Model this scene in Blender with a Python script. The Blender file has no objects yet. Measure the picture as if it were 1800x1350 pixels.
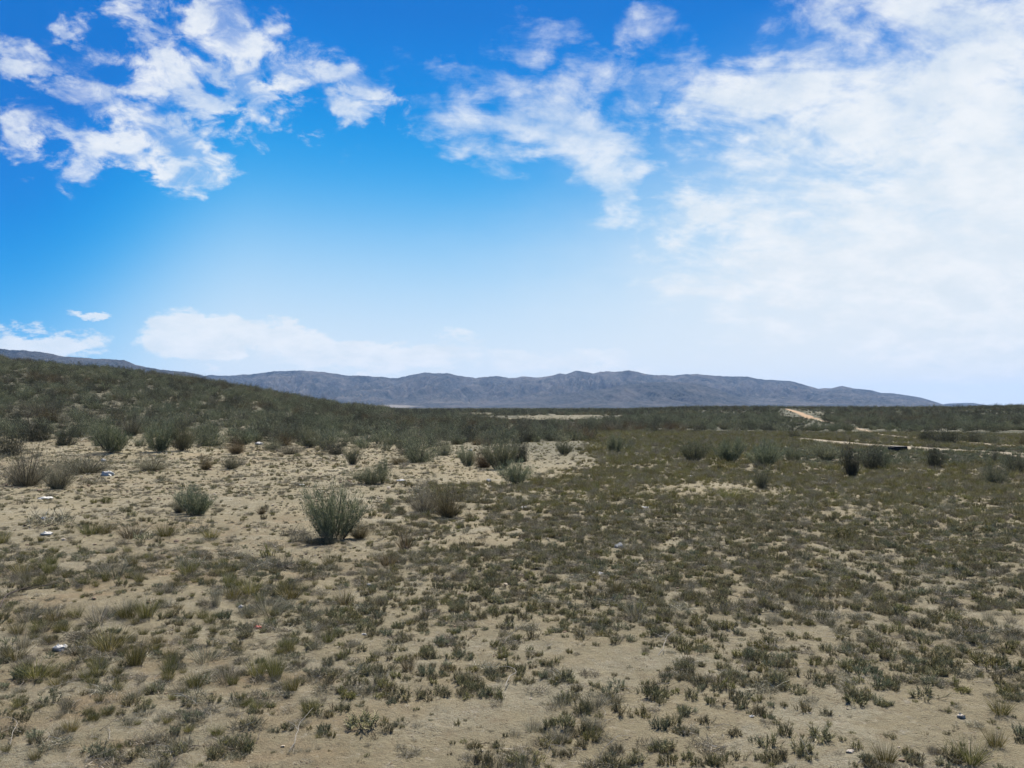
import bpy, math, random
import numpy as np
from mathutils import Vector

R = math.radians
rng = np.random.default_rng(7)
random.seed(7)
scene = bpy.context.scene
col = scene.collection

# ------------------------------------------------------------------ camera model
CAM_Z, F, PITCH = 1.6, 1440.0, math.atan(42 / 1440.0)      # photo pixels (1800 wide)
cp, sp = math.cos(PITCH), math.sin(PITCH)

def project(x, y, z):
    dz = z - CAM_Z
    w = np.maximum(y * cp + dz * sp, 1e-3)
    return 900 + F * x / w, 675 - F * (-y * sp + dz * cp) / w, w

# ------------------------------------------------------------------ numpy noise
def _hash(ix, iy, seed):
    h = (ix.astype(np.int64) * 374761393 + iy.astype(np.int64) * 668265263 + seed * 974711) & 0xFFFFFFFF
    h = ((h ^ (h >> 13)) * 1274126177) & 0xFFFFFFFF
    h = (h ^ (h >> 16)) & 0xFFFFFFFF
    return h / 4294967295.0

def vnoise(x, y, seed=0):
    x = np.asarray(x, float); y = np.asarray(y, float)
    ix, iy = np.floor(x), np.floor(y)
    fx, fy = x - ix, y - iy
    fx = fx * fx * fx * (fx * (fx * 6 - 15) + 10); fy = fy * fy * fy * (fy * (fy * 6 - 15) + 10)
    a = _hash(ix, iy, seed); b = _hash(ix + 1, iy, seed)
    c = _hash(ix, iy + 1, seed); d = _hash(ix + 1, iy + 1, seed)
    return (a + (b - a) * fx) * (1 - fy) + (c + (d - c) * fx) * fy

def fbm(x, y, seed=0, octv=4, gain=.5):
    s, amp, tot = 0, 1.0, 0
    for o in range(octv):
        s = s + amp * vnoise(x * 2 ** o + 17.3 * o, y * 2 ** o - 9.1 * o, seed + o)
        tot += amp; amp *= gain
    return s / tot

def sstep(a, b, v):
    t = np.clip((v - a) / (b - a), 0, 1)
    return t * t * (3 - 2 * t)

# ------------------------------------------------------------------ terrain
HL_PX = [-900, -300, 0, 100, 200, 300, 400, 500, 600, 680, 760]
HL_Y = [590, 600, 631, 643, 652, 665, 680, 698, 716, 723, 796]
HR_PX = [1000, 1120, 1200, 1300, 1400, 1500, 1600, 1700, 1800, 2200, 2800]
HR_Y = [796, 722, 718.5, 718, 718, 718.5, 718.5, 717, 714, 706, 700]
DL, DR = 125.0, 300.0

def hbase(x, y):
    x = np.asarray(x, float); y = np.asarray(y, float)
    yy = np.maximum(y, 4.0)
    px = 900 + F * x / yy
    hl = np.maximum(CAM_Z + (717 - np.interp(px, HL_PX, HL_Y)) / F * DL, 0)
    hl = np.where(px > 760, 0, hl)
    prof = sstep(24, DL, y) * .55 + np.clip((y - 24) / (DL - 24), 0, 1) ** 1.3 * .45
    back = 1 - .75 * sstep(DL + 10, DL + 260, y)
    zl = hl * prof * back
    hr = np.maximum(CAM_Z + (717 - np.interp(px, HR_PX, HR_Y)) / F * DR, 0)
    hr = np.where(px < 1000, 0, hr)
    zr = hr * sstep(75, DR, y) * (1 - .6 * sstep(DR + 30, DR + 500, y))
    z = zl + zr
    z = z + (fbm(x / 22, y / 22, 5, 3) - .5) * .5 * sstep(25, 70, y) * (1 - sstep(350, 700, y))
    return z

def height(x, y):
    d = np.hypot(x, y)
    z = hbase(x, y)
    near = 1 - sstep(18, 60, d)
    z = z + (fbm(x / 1.9, y / 1.9, 11, 3) - .5) * .10 * (1 - sstep(30, 90, d))
    z = z + (fbm(x / .33, y / .33, 12, 4, .55) - .5) * .045 * near
    z = z + np.maximum(fbm(x / .10, y / .10, 13, 3, .6) - .52, 0) * .05 * (1 - sstep(8, 20, d))
    return z

def ground_at(px, py):
    """the point of the terrain seen at a photo pixel"""
    dx, dyc, dzc = (px - 900) / F, 1.0, (675 - py) / F
    dy = dyc * cp - dzc * sp; dz = dyc * sp + dzc * cp
    t = np.geomspace(2.0, 900, 6000)
    below = (CAM_Z + dz * t) < hbase(dx * t, dy * t)
    i = int(np.argmax(below)) if below.any() else len(t) - 1
    return dx * t[i], dy * t[i]

# ------------------------------------------------------------------ cover zones (flat plain coordinates)
def ell(px, py, cx, cy, rx, ry):
    return np.clip(1 - np.hypot((px - cx) / rx, (py - cy) / ry), 0, 1)

def plain_px(x, y):
    yy = np.maximum(y, 1.0)
    return 900 + F * x / yy, 717 + F * CAM_Z / yy

def cover(x, y):
    px, py = plain_px(x, y)
    c = np.full(np.shape(px), .92)
    rt = sstep(560, 1000, px + (fbm(x / 1.5, y / 1.5, 31, 3) - .5) * 420)
    c = np.where(py > 1020, .90 - .36 * sstep(1030, 1240, py) , c)
    left = np.where(py < 965, .17, np.where(py < 1240, .66, .60))
    left = .12 + (left - .12) * 1.0
    left = np.where((py > 940) & (py < 990), .17 + (.66 - .17) * (py - 940) / 50, left)
    c = c * rt + left * (1 - rt)
    c = c - .75 * sstep(.0, .45, ell(px, py, 860, 800, 300, 62)) * (1 - sstep(1000, 1090, px))
    for (a, b, w, h, s) in ((1090, 1165, 140, 42, .7), (1235, 862, 170, 17, .62), (760, 1268, 150, 45, .6), (640, 1325, 210, 55, .6),
                            (1500, 900, 90, 12, .5), (1640, 1270, 240, 70, .22), (1420, 1290, 140, 50, .35), (1400, 1120, 120, 30, .4),
                            (1760, 1090, 90, 30, .5), (900, 1260, 100, 25, .4), (300, 1060, 190, 26, .3), (150, 1050, 130, 26, .45),
                            (240, 1100, 110, 26, .3), (430, 1215, 150, 24, .4), (850, 940, 90, 25, .5), (560, 970, 200, 18, .4)):
        c = c - s * sstep(0, .5, ell(px, py, a, b, w, h))
    c = c + (fbm(x / 1.1, y / 1.1, 33, 3) - .5) * .45 * (1 - sstep(.75, .95, c))
    return np.clip(c, 0.02, 1)

def bare_far(x, y):
    """pale open ground on the mid-distance plain"""
    px, py = plain_px(x, y)
    n = fbm(x / 9, y / 9, 41, 3)
    b = .38 * sstep(.1, .4, ell(px, py, 975, 733.5, 115, 6.5) + (fbm(x / 3, y / 14, 42, 3) - .5) * 1.1)
    b = np.maximum(b, .4 * sstep(.1, .4, ell(px, py, 835, 728, 60, 3.5)))
    b = np.maximum(b, .8 * sstep(.1, .4, ell(px, py, 1700, 785, 110, 3.5) + (n - .5) * .9))
    b = np.maximum(b, .8 * sstep(.1, .4, ell(px, py, 1440, 774, 55, 2.5) + (n - .5) * .9))
    b = np.maximum(b, .8 * sstep(.1, .4, ell(px, py, 1560, 772, 45, 3) + (n - .5) * .3))
    return b

# ------------------------------------------------------------------ mesh + tag helpers
def mesh_np(name, V, Q=None, T=None, mats=(), mat_idx=None, shade=None, smooth=False, extra=None):
    me = bpy.data.meshes.new(name)
    V = np.asarray(V, np.float32)
    parts, tot = [], []
    if Q is not None and len(Q):
        parts.append(np.asarray(Q, np.int32).ravel()); tot.append(np.full(len(Q), 4, np.int32))
    if T is not None and len(T):
        parts.append(np.asarray(T, np.int32).ravel()); tot.append(np.full(len(T), 3, np.int32))
    idx = np.concatenate(parts); lt = np.concatenate(tot)
    ls = np.concatenate([[0], np.cumsum(lt)[:-1]]).astype(np.int32)
    me.vertices.add(len(V)); me.vertices.foreach_set('co', V.ravel())
    me.loops.add(len(idx)); me.loops.foreach_set('vertex_index', idx)
    me.polygons.add(len(lt)); me.polygons.foreach_set('loop_start', ls); me.polygons.foreach_set('loop_total', lt)
    for m in mats: me.materials.append(m)
    if mat_idx is not None: me.polygons.foreach_set('material_index', np.asarray(mat_idx, np.int32))
    me.polygons.foreach_set('use_smooth', np.full(len(lt), smooth))
    if shade is not None:
        a = me.attributes.new('shade', 'FLOAT', 'POINT'); a.data.foreach_set('value', np.asarray(shade, np.float32))
    for k, v in (extra or {}).items():
        a = me.attributes.new(k, 'FLOAT', 'POINT'); a.data.foreach_set('value', np.asarray(v, np.float32))
    me.update(calc_edges=True); me.validate()
    return me

def link(name, me, loc=(0, 0, 0), rot=(0, 0, 0), scale=(1, 1, 1), parent=None):
    o = bpy.data.objects.new(name, me); col.objects.link(o)
    o.location = loc; o.rotation_euler = rot; o.scale = scale
    if parent: o.parent = parent
    return o

def tag(o, label=None, cat=None, group=None, kind=None):
    if label: o['label'] = label
    if cat: o['category'] = cat
    if group: o['group'] = group
    if kind: o['kind'] = kind
    return o

# ------------------------------------------------------------------ materials
class NT:
    def __init__(s, tree): s.t = tree; s.t.nodes.clear()
    def n(s, typ, **kw):
        nd = s.t.nodes.new(typ)
        ins = kw.pop('ins', {})
        for k, v in kw.items(): setattr(nd, k, v)
        for k, v in ins.items():
            sock = nd.inputs[k]
            if isinstance(v, bpy.types.NodeSocket): s.t.links.new(v, sock)
            else: sock.default_value = v
        return nd
    def math(s, op, a, b=0.0, c=0.0, clamp=False):
        return s.n('ShaderNodeMath', operation=op, use_clamp=clamp, ins={0: a, 1: b, 2: c}).outputs[0]
    def mix(s, f, a, b, blend='MIX'):
        nd = s.n('ShaderNodeMix', data_type='RGBA', blend_type=blend)
        for i, v in ((0, f), (6, a), (7, b)):
            if isinstance(v, bpy.types.NodeSocket): s.t.links.new(v, nd.inputs[i])
            else: nd.inputs[i].default_value = v
        return nd.outputs[2]
    def ss(s, v, a, b, lo=0.0, hi=1.0):
        return s.n('ShaderNodeMapRange', interpolation_type='SMOOTHSTEP', ins={0: v, 1: a, 2: b, 3: lo, 4: hi}).outputs[0]

def c4(c): return (c[0], c[1], c[2], 1)

def foliage(name, a, b, tip, transl=.24, rough=.75):
    m = bpy.data.materials.new(name); m.use_nodes = True
    t = NT(m.node_tree)
    at = t.n('ShaderNodeAttribute', attribute_name='shade').outputs['Fac']
    rd = t.n('ShaderNodeObjectInfo').outputs['Random']
    c = t.mix(rd, c4(a), c4(b))
    c = t.mix(t.ss(at, .35, 1.0, 0, .85), c, c4(tip))
    r2 = t.math('FRACT', t.math('MULTIPLY', rd, 17.31))
    hsv = t.n('ShaderNodeHueSaturation', ins={'Hue': t.math('MULTIPLY_ADD', t.math('FRACT', t.math('MULTIPLY', rd, 7.77)), -.035, .515), 'Value': t.math('MULTIPLY', t.math('MULTIPLY_ADD', r2, .55, .72), t.math('MULTIPLY_ADD', at, .8, .58)), 'Color': c}).outputs[0]
    p = t.n('ShaderNodeBsdfPrincipled', ins={'Base Color': hsv, 'Roughness': rough, 'Specular IOR Level': .25})
    tr = t.n('ShaderNodeBsdfTranslucent', ins={'Color': hsv})
    mx = t.n('ShaderNodeMixShader', ins={0: transl, 1: p.outputs[0], 2: tr.outputs[0]})
    t.n('ShaderNodeOutputMaterial', ins={0: mx.outputs[0]})
    return m

def plain(name, c, rough=.8, c2=None, scale=20):
    m = bpy.data.materials.new(name); m.use_nodes = True
    t = NT(m.node_tree)
    tc = t.n('ShaderNodeTexCoord').outputs['Object']
    nz = t.n('ShaderNodeTexNoise', ins={'Vector': tc, 'Scale': scale, 'Detail': 5.0}).outputs[0]
    rd = t.n('ShaderNodeObjectInfo').outputs['Random']
    cc = t.mix(t.math('MULTIPLY_ADD', nz, .8, t.math('MULTIPLY', rd, .3)), c4(c), c4(c2 or [v * .7 for v in c]))
    bp = t.n('ShaderNodeBump', ins={'Strength': .4, 'Distance': .01, 'Height': nz}).outputs[0]
    p = t.n('ShaderNodeBsdfPrincipled', ins={'Base Color': cc, 'Roughness': rough, 'Normal': bp, 'Specular IOR Level': .3})
    t.n('ShaderNodeOutputMaterial', ins={0: p.outputs[0]})
    return m

M = dict(
    sage=foliage('sage_leaves', (0.099, 0.118, 0.065), (0.125, 0.130, 0.073), (0.220, 0.214, 0.124)),
    green=foliage('dark_green_leaves', (0.040, 0.047, 0.027), (0.055, 0.057, 0.033), (0.098, 0.092, 0.060)),
    brownish=foliage('brown_dry_leaves', (0.100, 0.076, 0.035), (0.084, 0.072, 0.036), (0.169, 0.129, 0.062)),
    wisp=foliage('grey_dry_twigs', (0.114, 0.108, 0.067), (0.136, 0.121, 0.076), (0.272, 0.244, 0.161)),
    olive=foliage('olive_grass_blades', (0.099, 0.101, 0.028), (0.127, 0.114, 0.034), (0.247, 0.213, 0.081)),
    bunch=foliage('yellow_green_blades', (0.084, 0.093, 0.019), (0.110, 0.100, 0.026), (0.229, 0.193, 0.070)),
    stub=foliage('grey_green_leaves', (0.090, 0.094, 0.039), (0.120, 0.111, 0.052), (0.290, 0.246, 0.128)),
    straw=foliage('straw_blades', (.27, .23, .165), (.22, .19, .14), (.42, .38, .30), .1),
    stem=plain('dark_stem_bark', (.085, .065, .05), .9),
    pale_stem=plain('pale_weathered_wood', (.30, .265, .21), .85),
    dark_stem=plain('blackened_wood', (.03, .026, .022), .9),
    white=plain('white_plastic', (.50, .48, .43), .6, (.32, .30, .26)),
    bluish=plain('bluish_paper', (.42, .42, .44), .6),
    red=plain('red_plastic', (.55, .10, .06), .5),
    black=plain('dark_rubber', (.012, .012, .013), .6),
    stone=plain('pale_stone', (.42, .37, .30), .9, (.26, .22, .17), 12),
)

# soil: one material for ground, tracks
def soil_material(name, road=False):
    m = bpy.data.materials.new(name); m.use_nodes = True
    t = NT(m.node_tree)
    P = t.n('ShaderNodeNewGeometry').outputs['Position']
    def nz(sc, det=6.0, rough=.6):
        return t.n('ShaderNodeTexNoise', ins={'Vector': P, 'Scale': sc, 'Detail': det, 'Roughness': rough}).outputs[0]
    sand = t.mix(nz(.9), c4((.295, .255, .158)), c4((.255, .225, .142)))
    if road:
        at = t.n('ShaderNodeAttribute', attribute_name='orange').outputs['Fac']
        sand = t.mix(at, c4((.40, .35, .26)), c4((.36, .215, .115)))
        sand = t.mix(t.ss(nz(3.0), .45, .7, 0, .4), sand, c4((.33, .27, .19)))
    else:
        red = t.n('ShaderNodeAttribute', attribute_name='red').outputs['Fac']
        pale = t.n('ShaderNodeAttribute', attribute_name='pale').outputs['Fac']
        veg = t.n('ShaderNodeAttribute', attribute_name='veg').outputs['Fac']
        sand = t.mix(t.math('MULTIPLY', red, t.ss(nz(2.3), .4, .62)), sand, c4((.255, .19, .11)))
        sand = t.mix(t.math('MULTIPLY', pale, t.ss(nz(1.7), .42, .6)), sand, c4((.33, .31, .225)))
        # dry litter and tiny seedlings lying on the soil
        lit = t.mix(nz(26.0), c4((.10, .098, .058)), c4((.22, .195, .125)))
        sand = t.mix(t.math('MULTIPLY', veg, t.ss(nz(5.0, 8.0, .7), .38, .56)), sand, lit)
        far = t.n('ShaderNodeAttribute', attribute_name='far').outputs['Fac']
        scr = t.mix(t.ss(nz(.22, 5.0, .7), .40, .62), c4((.05, .052, .034)), c4((.11, .104, .072)))
    sand = t.mix(t.ss(nz(7.5, 6.0, .75), .50, .68, 0, .45), sand, c4((.20, .155, .10)))
    sand = t.mix(t.ss(nz(12.0, 6.0, .75), .54, .70, 0, .6), sand, c4((.44, .40, .31)))
    # grit: dark and pale grains
    v = t.n('ShaderNodeTexVoronoi', ins={'Vector': P, 'Scale': 42.0, 'Randomness': 1.0})
    spk = t.math('MULTIPLY', t.ss(v.outputs['Distance'], .16, .30, 1.0, 0.0), t.ss(nz(3.1), .42, .60))
    spk = t.math('MULTIPLY', spk, t.math('GREATER_THAN', t.n('ShaderNodeSeparateColor', ins={0: v.outputs['Color']}).outputs[0], .55))
    sand = t.mix(t.math('MULTIPLY', spk, .7), sand, c4((.17, .125, .08)))
    fine = nz(95.0, 4.0, .8)
    sand = t.mix(t.ss(fine, .35, .66, .0, .62), sand, c4((.19, .145, .085)))
    sand = t.mix(t.ss(nz(31.0, 4.0, .8), .52, .66, .0, .6), sand, c4((.15, .118, .07)))
    if not road: sand = t.mix(far, sand, scr)
    hgt = t.math('ADD', t.math('MULTIPLY', nz(14.0, 8.0, .7), 1.0), t.math('MULTIPLY', fine, .35))
    hgt = t.math('ADD', hgt, t.math('MULTIPLY', spk, .3))
    bp = t.n('ShaderNodeBump', ins={'Strength': 1.0, 'Distance': .045, 'Height': hgt}).outputs[0]
    sand = t.n('ShaderNodeHueSaturation', ins={'Value': .84, 'Saturation': 1.02, 'Color': sand}).outputs[0]
    p = t.n('ShaderNodeBsdfPrincipled', ins={'Base Color': sand, 'Roughness': .95, 'Normal': bp, 'Specular IOR Level': .15})
    t.n('ShaderNodeOutputMaterial', ins={0: p.outputs[0]})
    return m

# ------------------------------------------------------------------ ground sheet (polar grid round the viewpoint)
def build_ground():
    az = np.concatenate([np.arange(-180, -46, 3.0), np.arange(-46, 46.001, .16), np.arange(49, 180.1, 3.0)])
    az = R(1) * az
    rr = np.concatenate([[0.02], np.geomspace(.5, 420, 760), np.geomspace(450, 14000, 60)])
    A, RR = np.meshgrid(az, rr)
    X = RR * np.sin(A); Y = RR * np.cos(A)
    Z = height(X, Y)
    n, k = X.shape
    V = np.stack([X, Y, Z], -1).reshape(-1, 3)
    i = np.arange(n - 1)[:, None] * k + np.arange(k - 1)[None, :]
    Q = np.stack([i, i + 1, i + k + 1, i + k], -1).reshape(-1, 4)[:, ::-1]
    x, y = V[:, 0], V[:, 1]
    d = np.hypot(x, y)
    cv = cover(x, y)
    px, py = plain_px(x, y)
    veg = sstep(.35, .9, cv) * .75
    hillm = sstep(30, 40, y) * (1 - sstep(0, 30, px - 700)) 
    veg = np.maximum(veg, hillm * .5)
    veg = np.maximum(veg, (.5 + .25 * (1 - sstep(600, 900, px)) * (py < 1000)) * sstep(.30, .55, fbm(x / 2.6, y / 2.6, 55, 3)))
    red = sstep(.45, .62, fbm(x / 2.2, y / 2.2, 51, 3)) * (.35 + .65 * (1 - sstep(500, 800, px)))
    pale = sstep(.44, .58, fbm(x / 1.6, y / 1.6, 52, 3)) * .7
    far = np.maximum(sstep(32, 48, d) * .90, sstep(18, 34, d) * sstep(700, 950, px) * .75) + sstep(180, 420, d) * .30
    b = bare_far(x, y)
    far = np.maximum(far, sstep(60, 90, y) * sstep(1000, 1100, px))
    far = far * (1 - .15 * hillm * (1 - sstep(DL, DL + 60, y)))
    far = far * (1 - b); pale = np.maximum(pale * (1 - .5 * far), b); red = red * (1 - .3 * far)
    fp = sstep(.0, .4, ell(px, d, 660, 5000, 110, 900))
    return mesh_np('ground', V, Q, mats=(soil_material('dry_soil'),), smooth=True,
                   extra=dict(veg=veg * (1 - b), red=red, pale=pale, far=np.clip(far, 0, 1)))
tag(link('ground', build_ground()), 'dry sandy plain strewn with low scrub and bare patches', 'ground', kind='structure')

# ------------------------------------------------------------------ dirt tracks
def road(pixels, width, orange, name_lab, lift=.03):
    pts = np.array([ground_at(a, b) for a, b in pixels])
    seg = np.concatenate([[0], np.cumsum(np.hypot(*np.diff(pts, axis=0).T))])
    s = np.arange(0, seg[-1], .5)
    cx = np.interp(s, seg, pts[:, 0]); cy = np.interp(s, seg, pts[:, 1])
    k = np.ones(9) / 9
    cx = np.convolve(np.pad(cx, 4, 'edge'), k, 'valid'); cy = np.convolve(np.pad(cy, 4, 'edge'), k, 'valid')
    tx, ty = np.gradient(cx), np.gradient(cy); L = np.hypot(tx, ty) + 1e-9
    nx, ny = ty / L, -tx / L
    cols = np.linspace(-1, 1, 9)
    wl = width * .5 * (1 + 1.3 * (fbm(s / 1.7, s * 0 + 1, 61, 3) - .5)); wr = width * .5 * (1 + 1.3 * (fbm(s / 1.7, s * 0 + 7, 62, 3) - .5))
    V = []
    for c in cols:
        w = np.where(c < 0, wl, wr) * c
        x = cx + nx * w; y = cy + ny * w
        edge = abs(c) > .95
        z = hbase(x, y) + (lift if not edge else -.05) - .015 * (abs(abs(c) - .5) < .2)
        V.append(np.stack([x, y, z], -1))
    V = np.stack(V, 1).reshape(-1, 3)
    kk = len(cols); n = len(s)
    i = np.arange(n - 1)[:, None] * kk + np.arange(kk - 1)[None, :]
    Q = np.stack([i, i + 1, i + kk + 1, i + kk], -1).reshape(-1, 4)
    me = mesh_np('dirt_road', V, Q, mats=(soil_material('road_dirt', True),), smooth=True, extra=dict(orange=np.full(len(V), orange)))
    return tag(link('dirt_road', me), name_lab, 'dirt track', kind='structure'), np.stack([cx, cy], -1)

ROADS = []
for px_list, w, org, lab in (
    ([(1385, 770), (1440, 775), (1500, 781), (1560, 785.5), (1640, 790), (1720, 795), (1830, 802), (2000, 812)], 1.5, .0, 'pale dirt track crossing the right of the plain'),
    ([(1434, 736.5), (1450, 741), (1472, 746.5), (1492, 749), (1520, 756), (1540, 763.5)], .6, .35, 'narrow stony path joining the orange road to the plain'),
    ([(1538, 763), (1552, 766), (1590, 769), (1650, 774), (1720, 780), (1830, 788), (1990, 798)], 1.0, .05, 'fainter pale track branching behind the main track'),
    ([(1383, 718.8), (1392, 721.5), (1408, 727), (1434, 736.5)], 1.5, .85, 'orange dirt road climbing the low ridge on the right'),
):
    o, c = road(px_list, w, org, lab)
    ROADS.append((c, w))

def road_dist(x, y):
    d = np.full(np.shape(x), 1e9)
    for c, w in ROADS:
        cc = c[::2]
        for a in range(0, len(cc), 1):
            d = np.minimum(d, np.hypot(x - cc[a, 0], y - cc[a, 1]) - w * .5)
    return d

# ------------------------------------------------------------------ mountains
def mountain_material(name):
    m = bpy.data.materials.new(name); m.use_nodes = True
    t = NT(m.node_tree)
    P = t.n('ShaderNodeNewGeometry').outputs['Position']
    n1 = t.n('ShaderNodeTexNoise', ins={'Vector': P, 'Scale': .035, 'Detail': 8.0, 'Roughness': .75}).outputs[0]
    n2 = t.n('ShaderNodeTexNoise', ins={'Vector': P, 'Scale': .0035, 'Detail': 5.0, 'Roughness': .6}).outputs[0]
    n3 = t.n('ShaderNodeTexNoise', ins={'Vector': P, 'Scale': .11, 'Detail': 4.0, 'Roughness': .8}).outputs[0]
    n1 = t.math('MULTIPLY_ADD', t.math('SUBTRACT', n3, .5), .6, n1)
    c = t.mix(t.ss(n1, .36, .64), c4((.016, .021, .020)), c4((.082, .082, .075)))
    c = t.mix(t.ss(n2, .40, .66, 0, .5), c, c4((.15, .13, .11)))
    foot = t.n('ShaderNodeAttribute', attribute_name='foot').outputs['Fac']
    c = t.mix(foot, c, c4((.42, .36, .27)))
    bp = t.n('ShaderNodeBump', ins={'Strength': 1.0, 'Distance': 25.0, 'Height': n1}).outputs[0]
    p = t.n('ShaderNodeBsdfPrincipled', ins={'Base Color': c, 'Roughness': 1.0, 'Normal': bp, 'Specular IOR Level': .1})
    t.n('ShaderNodeOutputMaterial', ins={0: p.outputs[0]})
    return m
MM = mountain_material('mountain_scrub_rock')

def range_mesh(name, prof, dist, front, depth_back, label, seed, rough=1.0, foot=None):
    ppx = np.array([p[0] for p in prof], float); ppy = np.array([p[1] for p in prof], float)
    pxs = np.arange(ppx[0], ppx[-1] + .1, 1.0)
    if len(pxs) > 1400: pxs = np.linspace(ppx[0], ppx[-1], 1400)
    t = np.concatenate([np.linspace(0, 1, 110), 1 + np.linspace(0.03, 1, 30)])
    PX, T = np.meshgrid(pxs, t)
    H = (717 - np.interp(PX, ppx, ppy)) / F * dist + CAM_Z
    D = np.where(T <= 1, dist - front * (1 - T), dist + depth_back * (T - 1))
    X = (PX - 900) / F * D; Y = D
    sx, sy = X / 900, Y / 1500
    w = fbm(sx * .8, sy, seed + 9, 3) - .5
    rid = 1 - np.abs(fbm(sx * 3.0 + w * 1.6, sy * 1.1, seed, 6, .58) * 2 - 1) * 2.4      # long spurs
    tt = np.clip(T, 0, 1)
    p = tt ** 1.15
    carve = (1 - rid) * .60 * rough * np.sin(np.pi * np.clip(tt, 0, 1)) ** .8
    Z = H * np.where(T <= 1, p * (1 - np.clip(carve, -.25, .8)), np.maximum(1 - (T - 1), 0) ** 1.2)
    crest = np.exp(-((T - 1) / .06) ** 2)
    Z = Z + crest * (fbm(X / 150, Y / 150, seed + 3, 5, .6) - .5) * H * .085
    Z = np.where(T <= 0, -30, Z); Z = np.where(T >= 2, -30, Z)
    n, k = X.shape
    V = np.stack([X, Y, Z], -1).reshape(-1, 3)
    i = np.arange(n - 1)[:, None] * k + np.arange(k - 1)[None, :]
    Q = np.stack([i, i + 1, i + k + 1, i + k], -1).reshape(-1, 4)
    ft = np.zeros(len(V)) if foot is None else foot(PX, T).ravel()
    me = mesh_np(name, V, Q, mats=(MM,), smooth=True, extra=dict(foot=ft))
    return tag(link(name, me), label, 'mountain range', kind='structure')

MAIN = [(230, 716), (290, 690), (340, 663), (370, 660), (400, 661), (450, 657), (490, 652), (530, 651), (575, 655), (600, 658), (640, 661),
        (695, 664.5), (720, 659), (745, 655), (785, 656), (812, 662), (835, 665), (875, 661), (895, 664), (915, 662), (945, 663),
        (970, 660), (985, 655.5), (995, 657), (1012, 651), (1030, 653), (1043, 655), (1055, 652), (1080, 652), (1105, 651), (1130, 656),
        (1150, 660), (1185, 659), (1205, 657), (1227, 657), (1262, 661.5), (1305, 661), (1330, 666), (1390, 670), (1440, 683),
        (1462, 682), (1480, 679), (1500, 683), (1535, 686), (1548, 690), (1565, 690.5), (1590, 694), (1620, 699), (1650, 708), (1672, 717)]
def pale_foot(PX, T):
    n = fbm(PX / 14, T * 60, 77, 3)
    f = sstep(0, .35, ell(PX, T, 665, .06, 80, .09) + (n - .5) * .4)
    f = np.maximum(f, .5 * sstep(.1, .4, ell(PX, T, 1190, .16, 40, .06) + (n - .5) * .5))
    return f * .5
range_mesh('mountains', MAIN, 8200, 2600, 1800, 'long blue grey mountain range across the horizon', 101, foot=pale_foot)
range_mesh('foothill', [(820, 717), (900, 706), (960, 697), (1010, 690), (1060, 684), (1100, 676), (1150, 671), (1200, 672), (1232, 676), (1262, 684),
                        (1290, 694), (1320, 706), (1350, 717)], 6100, 1100, 900, 'darker foothill standing in front of the mountain range', 131, .8)
range_mesh('mountain_ridge', [(-500, 600), (-300, 604), (-150, 608), (-60, 611), (0, 613), (40, 615), (75, 620), (110, 627), (145, 629), (180, 631), (218, 633),
                        (240, 642), (268, 647), (290, 650), (325, 653), (350, 659), (400, 672), (470, 700), (520, 718)], 5200, 1300, 1200,
           'grey mountain ridge rising behind the scrub hill on the left', 151, .8)
range_mesh('far_mountain', [(1600, 716.5), (1640, 714), (1664, 709.5), (1685, 708.5), (1711, 708), (1732, 712), (1775, 716), (1800, 717)], 9300, 900, 600,
           'low distant bluff beyond the right end of the mountains', 171, .5)

# ------------------------------------------------------------------ plant shapes
def unit(v): return v / (np.linalg.norm(v, axis=-1, keepdims=True) + 1e-9)

def ribbons(P, Dv, L, W, bend, nseg=2, r=None, taper=.75):
    """N tapering blades: start P, direction Dv, length L, width W, quadratic bend vector"""
    n = len(P)
    side = unit(np.cross(Dv, unit(r.normal(size=(n, 3)))))
    t = np.linspace(0, 1, nseg + 1)
    c = P[:, None] + Dv[:, None] * (L[:, None] * t)[..., None] + bend[:, None] * (L[:, None] * t * t)[..., None]
    wd = W[:, None] * np.clip(1 - taper * t ** 1.4, .05, 1)
    V = np.stack([c - side[:, None] * wd[..., None] * .5, c + side[:, None] * wd[..., None] * .5], 2).reshape(-1, 3)
    b = np.arange(n)[:, None] * (nseg + 1) * 2 + np.arange(nseg)[None] * 2
    Q = np.stack([b, b + 1, b + 3, b + 2], -1).reshape(-1, 4)
    sh = np.repeat(r.random(n), (nseg + 1) * 2)
    return V, Q, sh

def joinr(*parts):
    Vs, Qs, Ss, Ms, off = [], [], [], [], 0
    for (V, Q, S, m) in parts:
        Vs.append(V); Qs.append(Q + off); Ss.append(S); Ms.append(np.full(len(Q), m)); off += len(V)
    return np.concatenate(Vs), np.concatenate(Qs), np.concatenate(Ss), np.concatenate(Ms)

def make_stems(r, n, spread, foot, dome=.45, even=0.0):
    """curved stems of a unit shrub: start, direction, length, bend. Sides grow shorter than the middle; the crown is lopsided"""
    a = r.uniform(0, 2 * np.pi, n)
    q = np.sqrt(r.random(n))
    s = q * spread
    P = np.stack([np.cos(a) * foot * q * r.random(n), np.sin(a) * foot * q * r.random(n), np.full(n, -.03)], -1)
    Dv = unit(np.stack([np.cos(a) * np.sin(s), np.sin(a) * np.sin(s), np.cos(s)], -1))
    lop = 1 + .22 * np.cos(a - r.uniform(0, 6.28)) + .14 * np.cos(3 * a + r.uniform(0, 6.28))
    L = (.50 + .3 * even + (.55 - .35 * even) * r.random(n) ** .6) * (1 - dome * (s / R(90)) ** 1.5) * lop
    B = np.stack([r.normal(0, .09, n), r.normal(0, .09, n), .06 + .14 * r.random(n)], -1)
    return P, Dv, L, B

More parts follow.
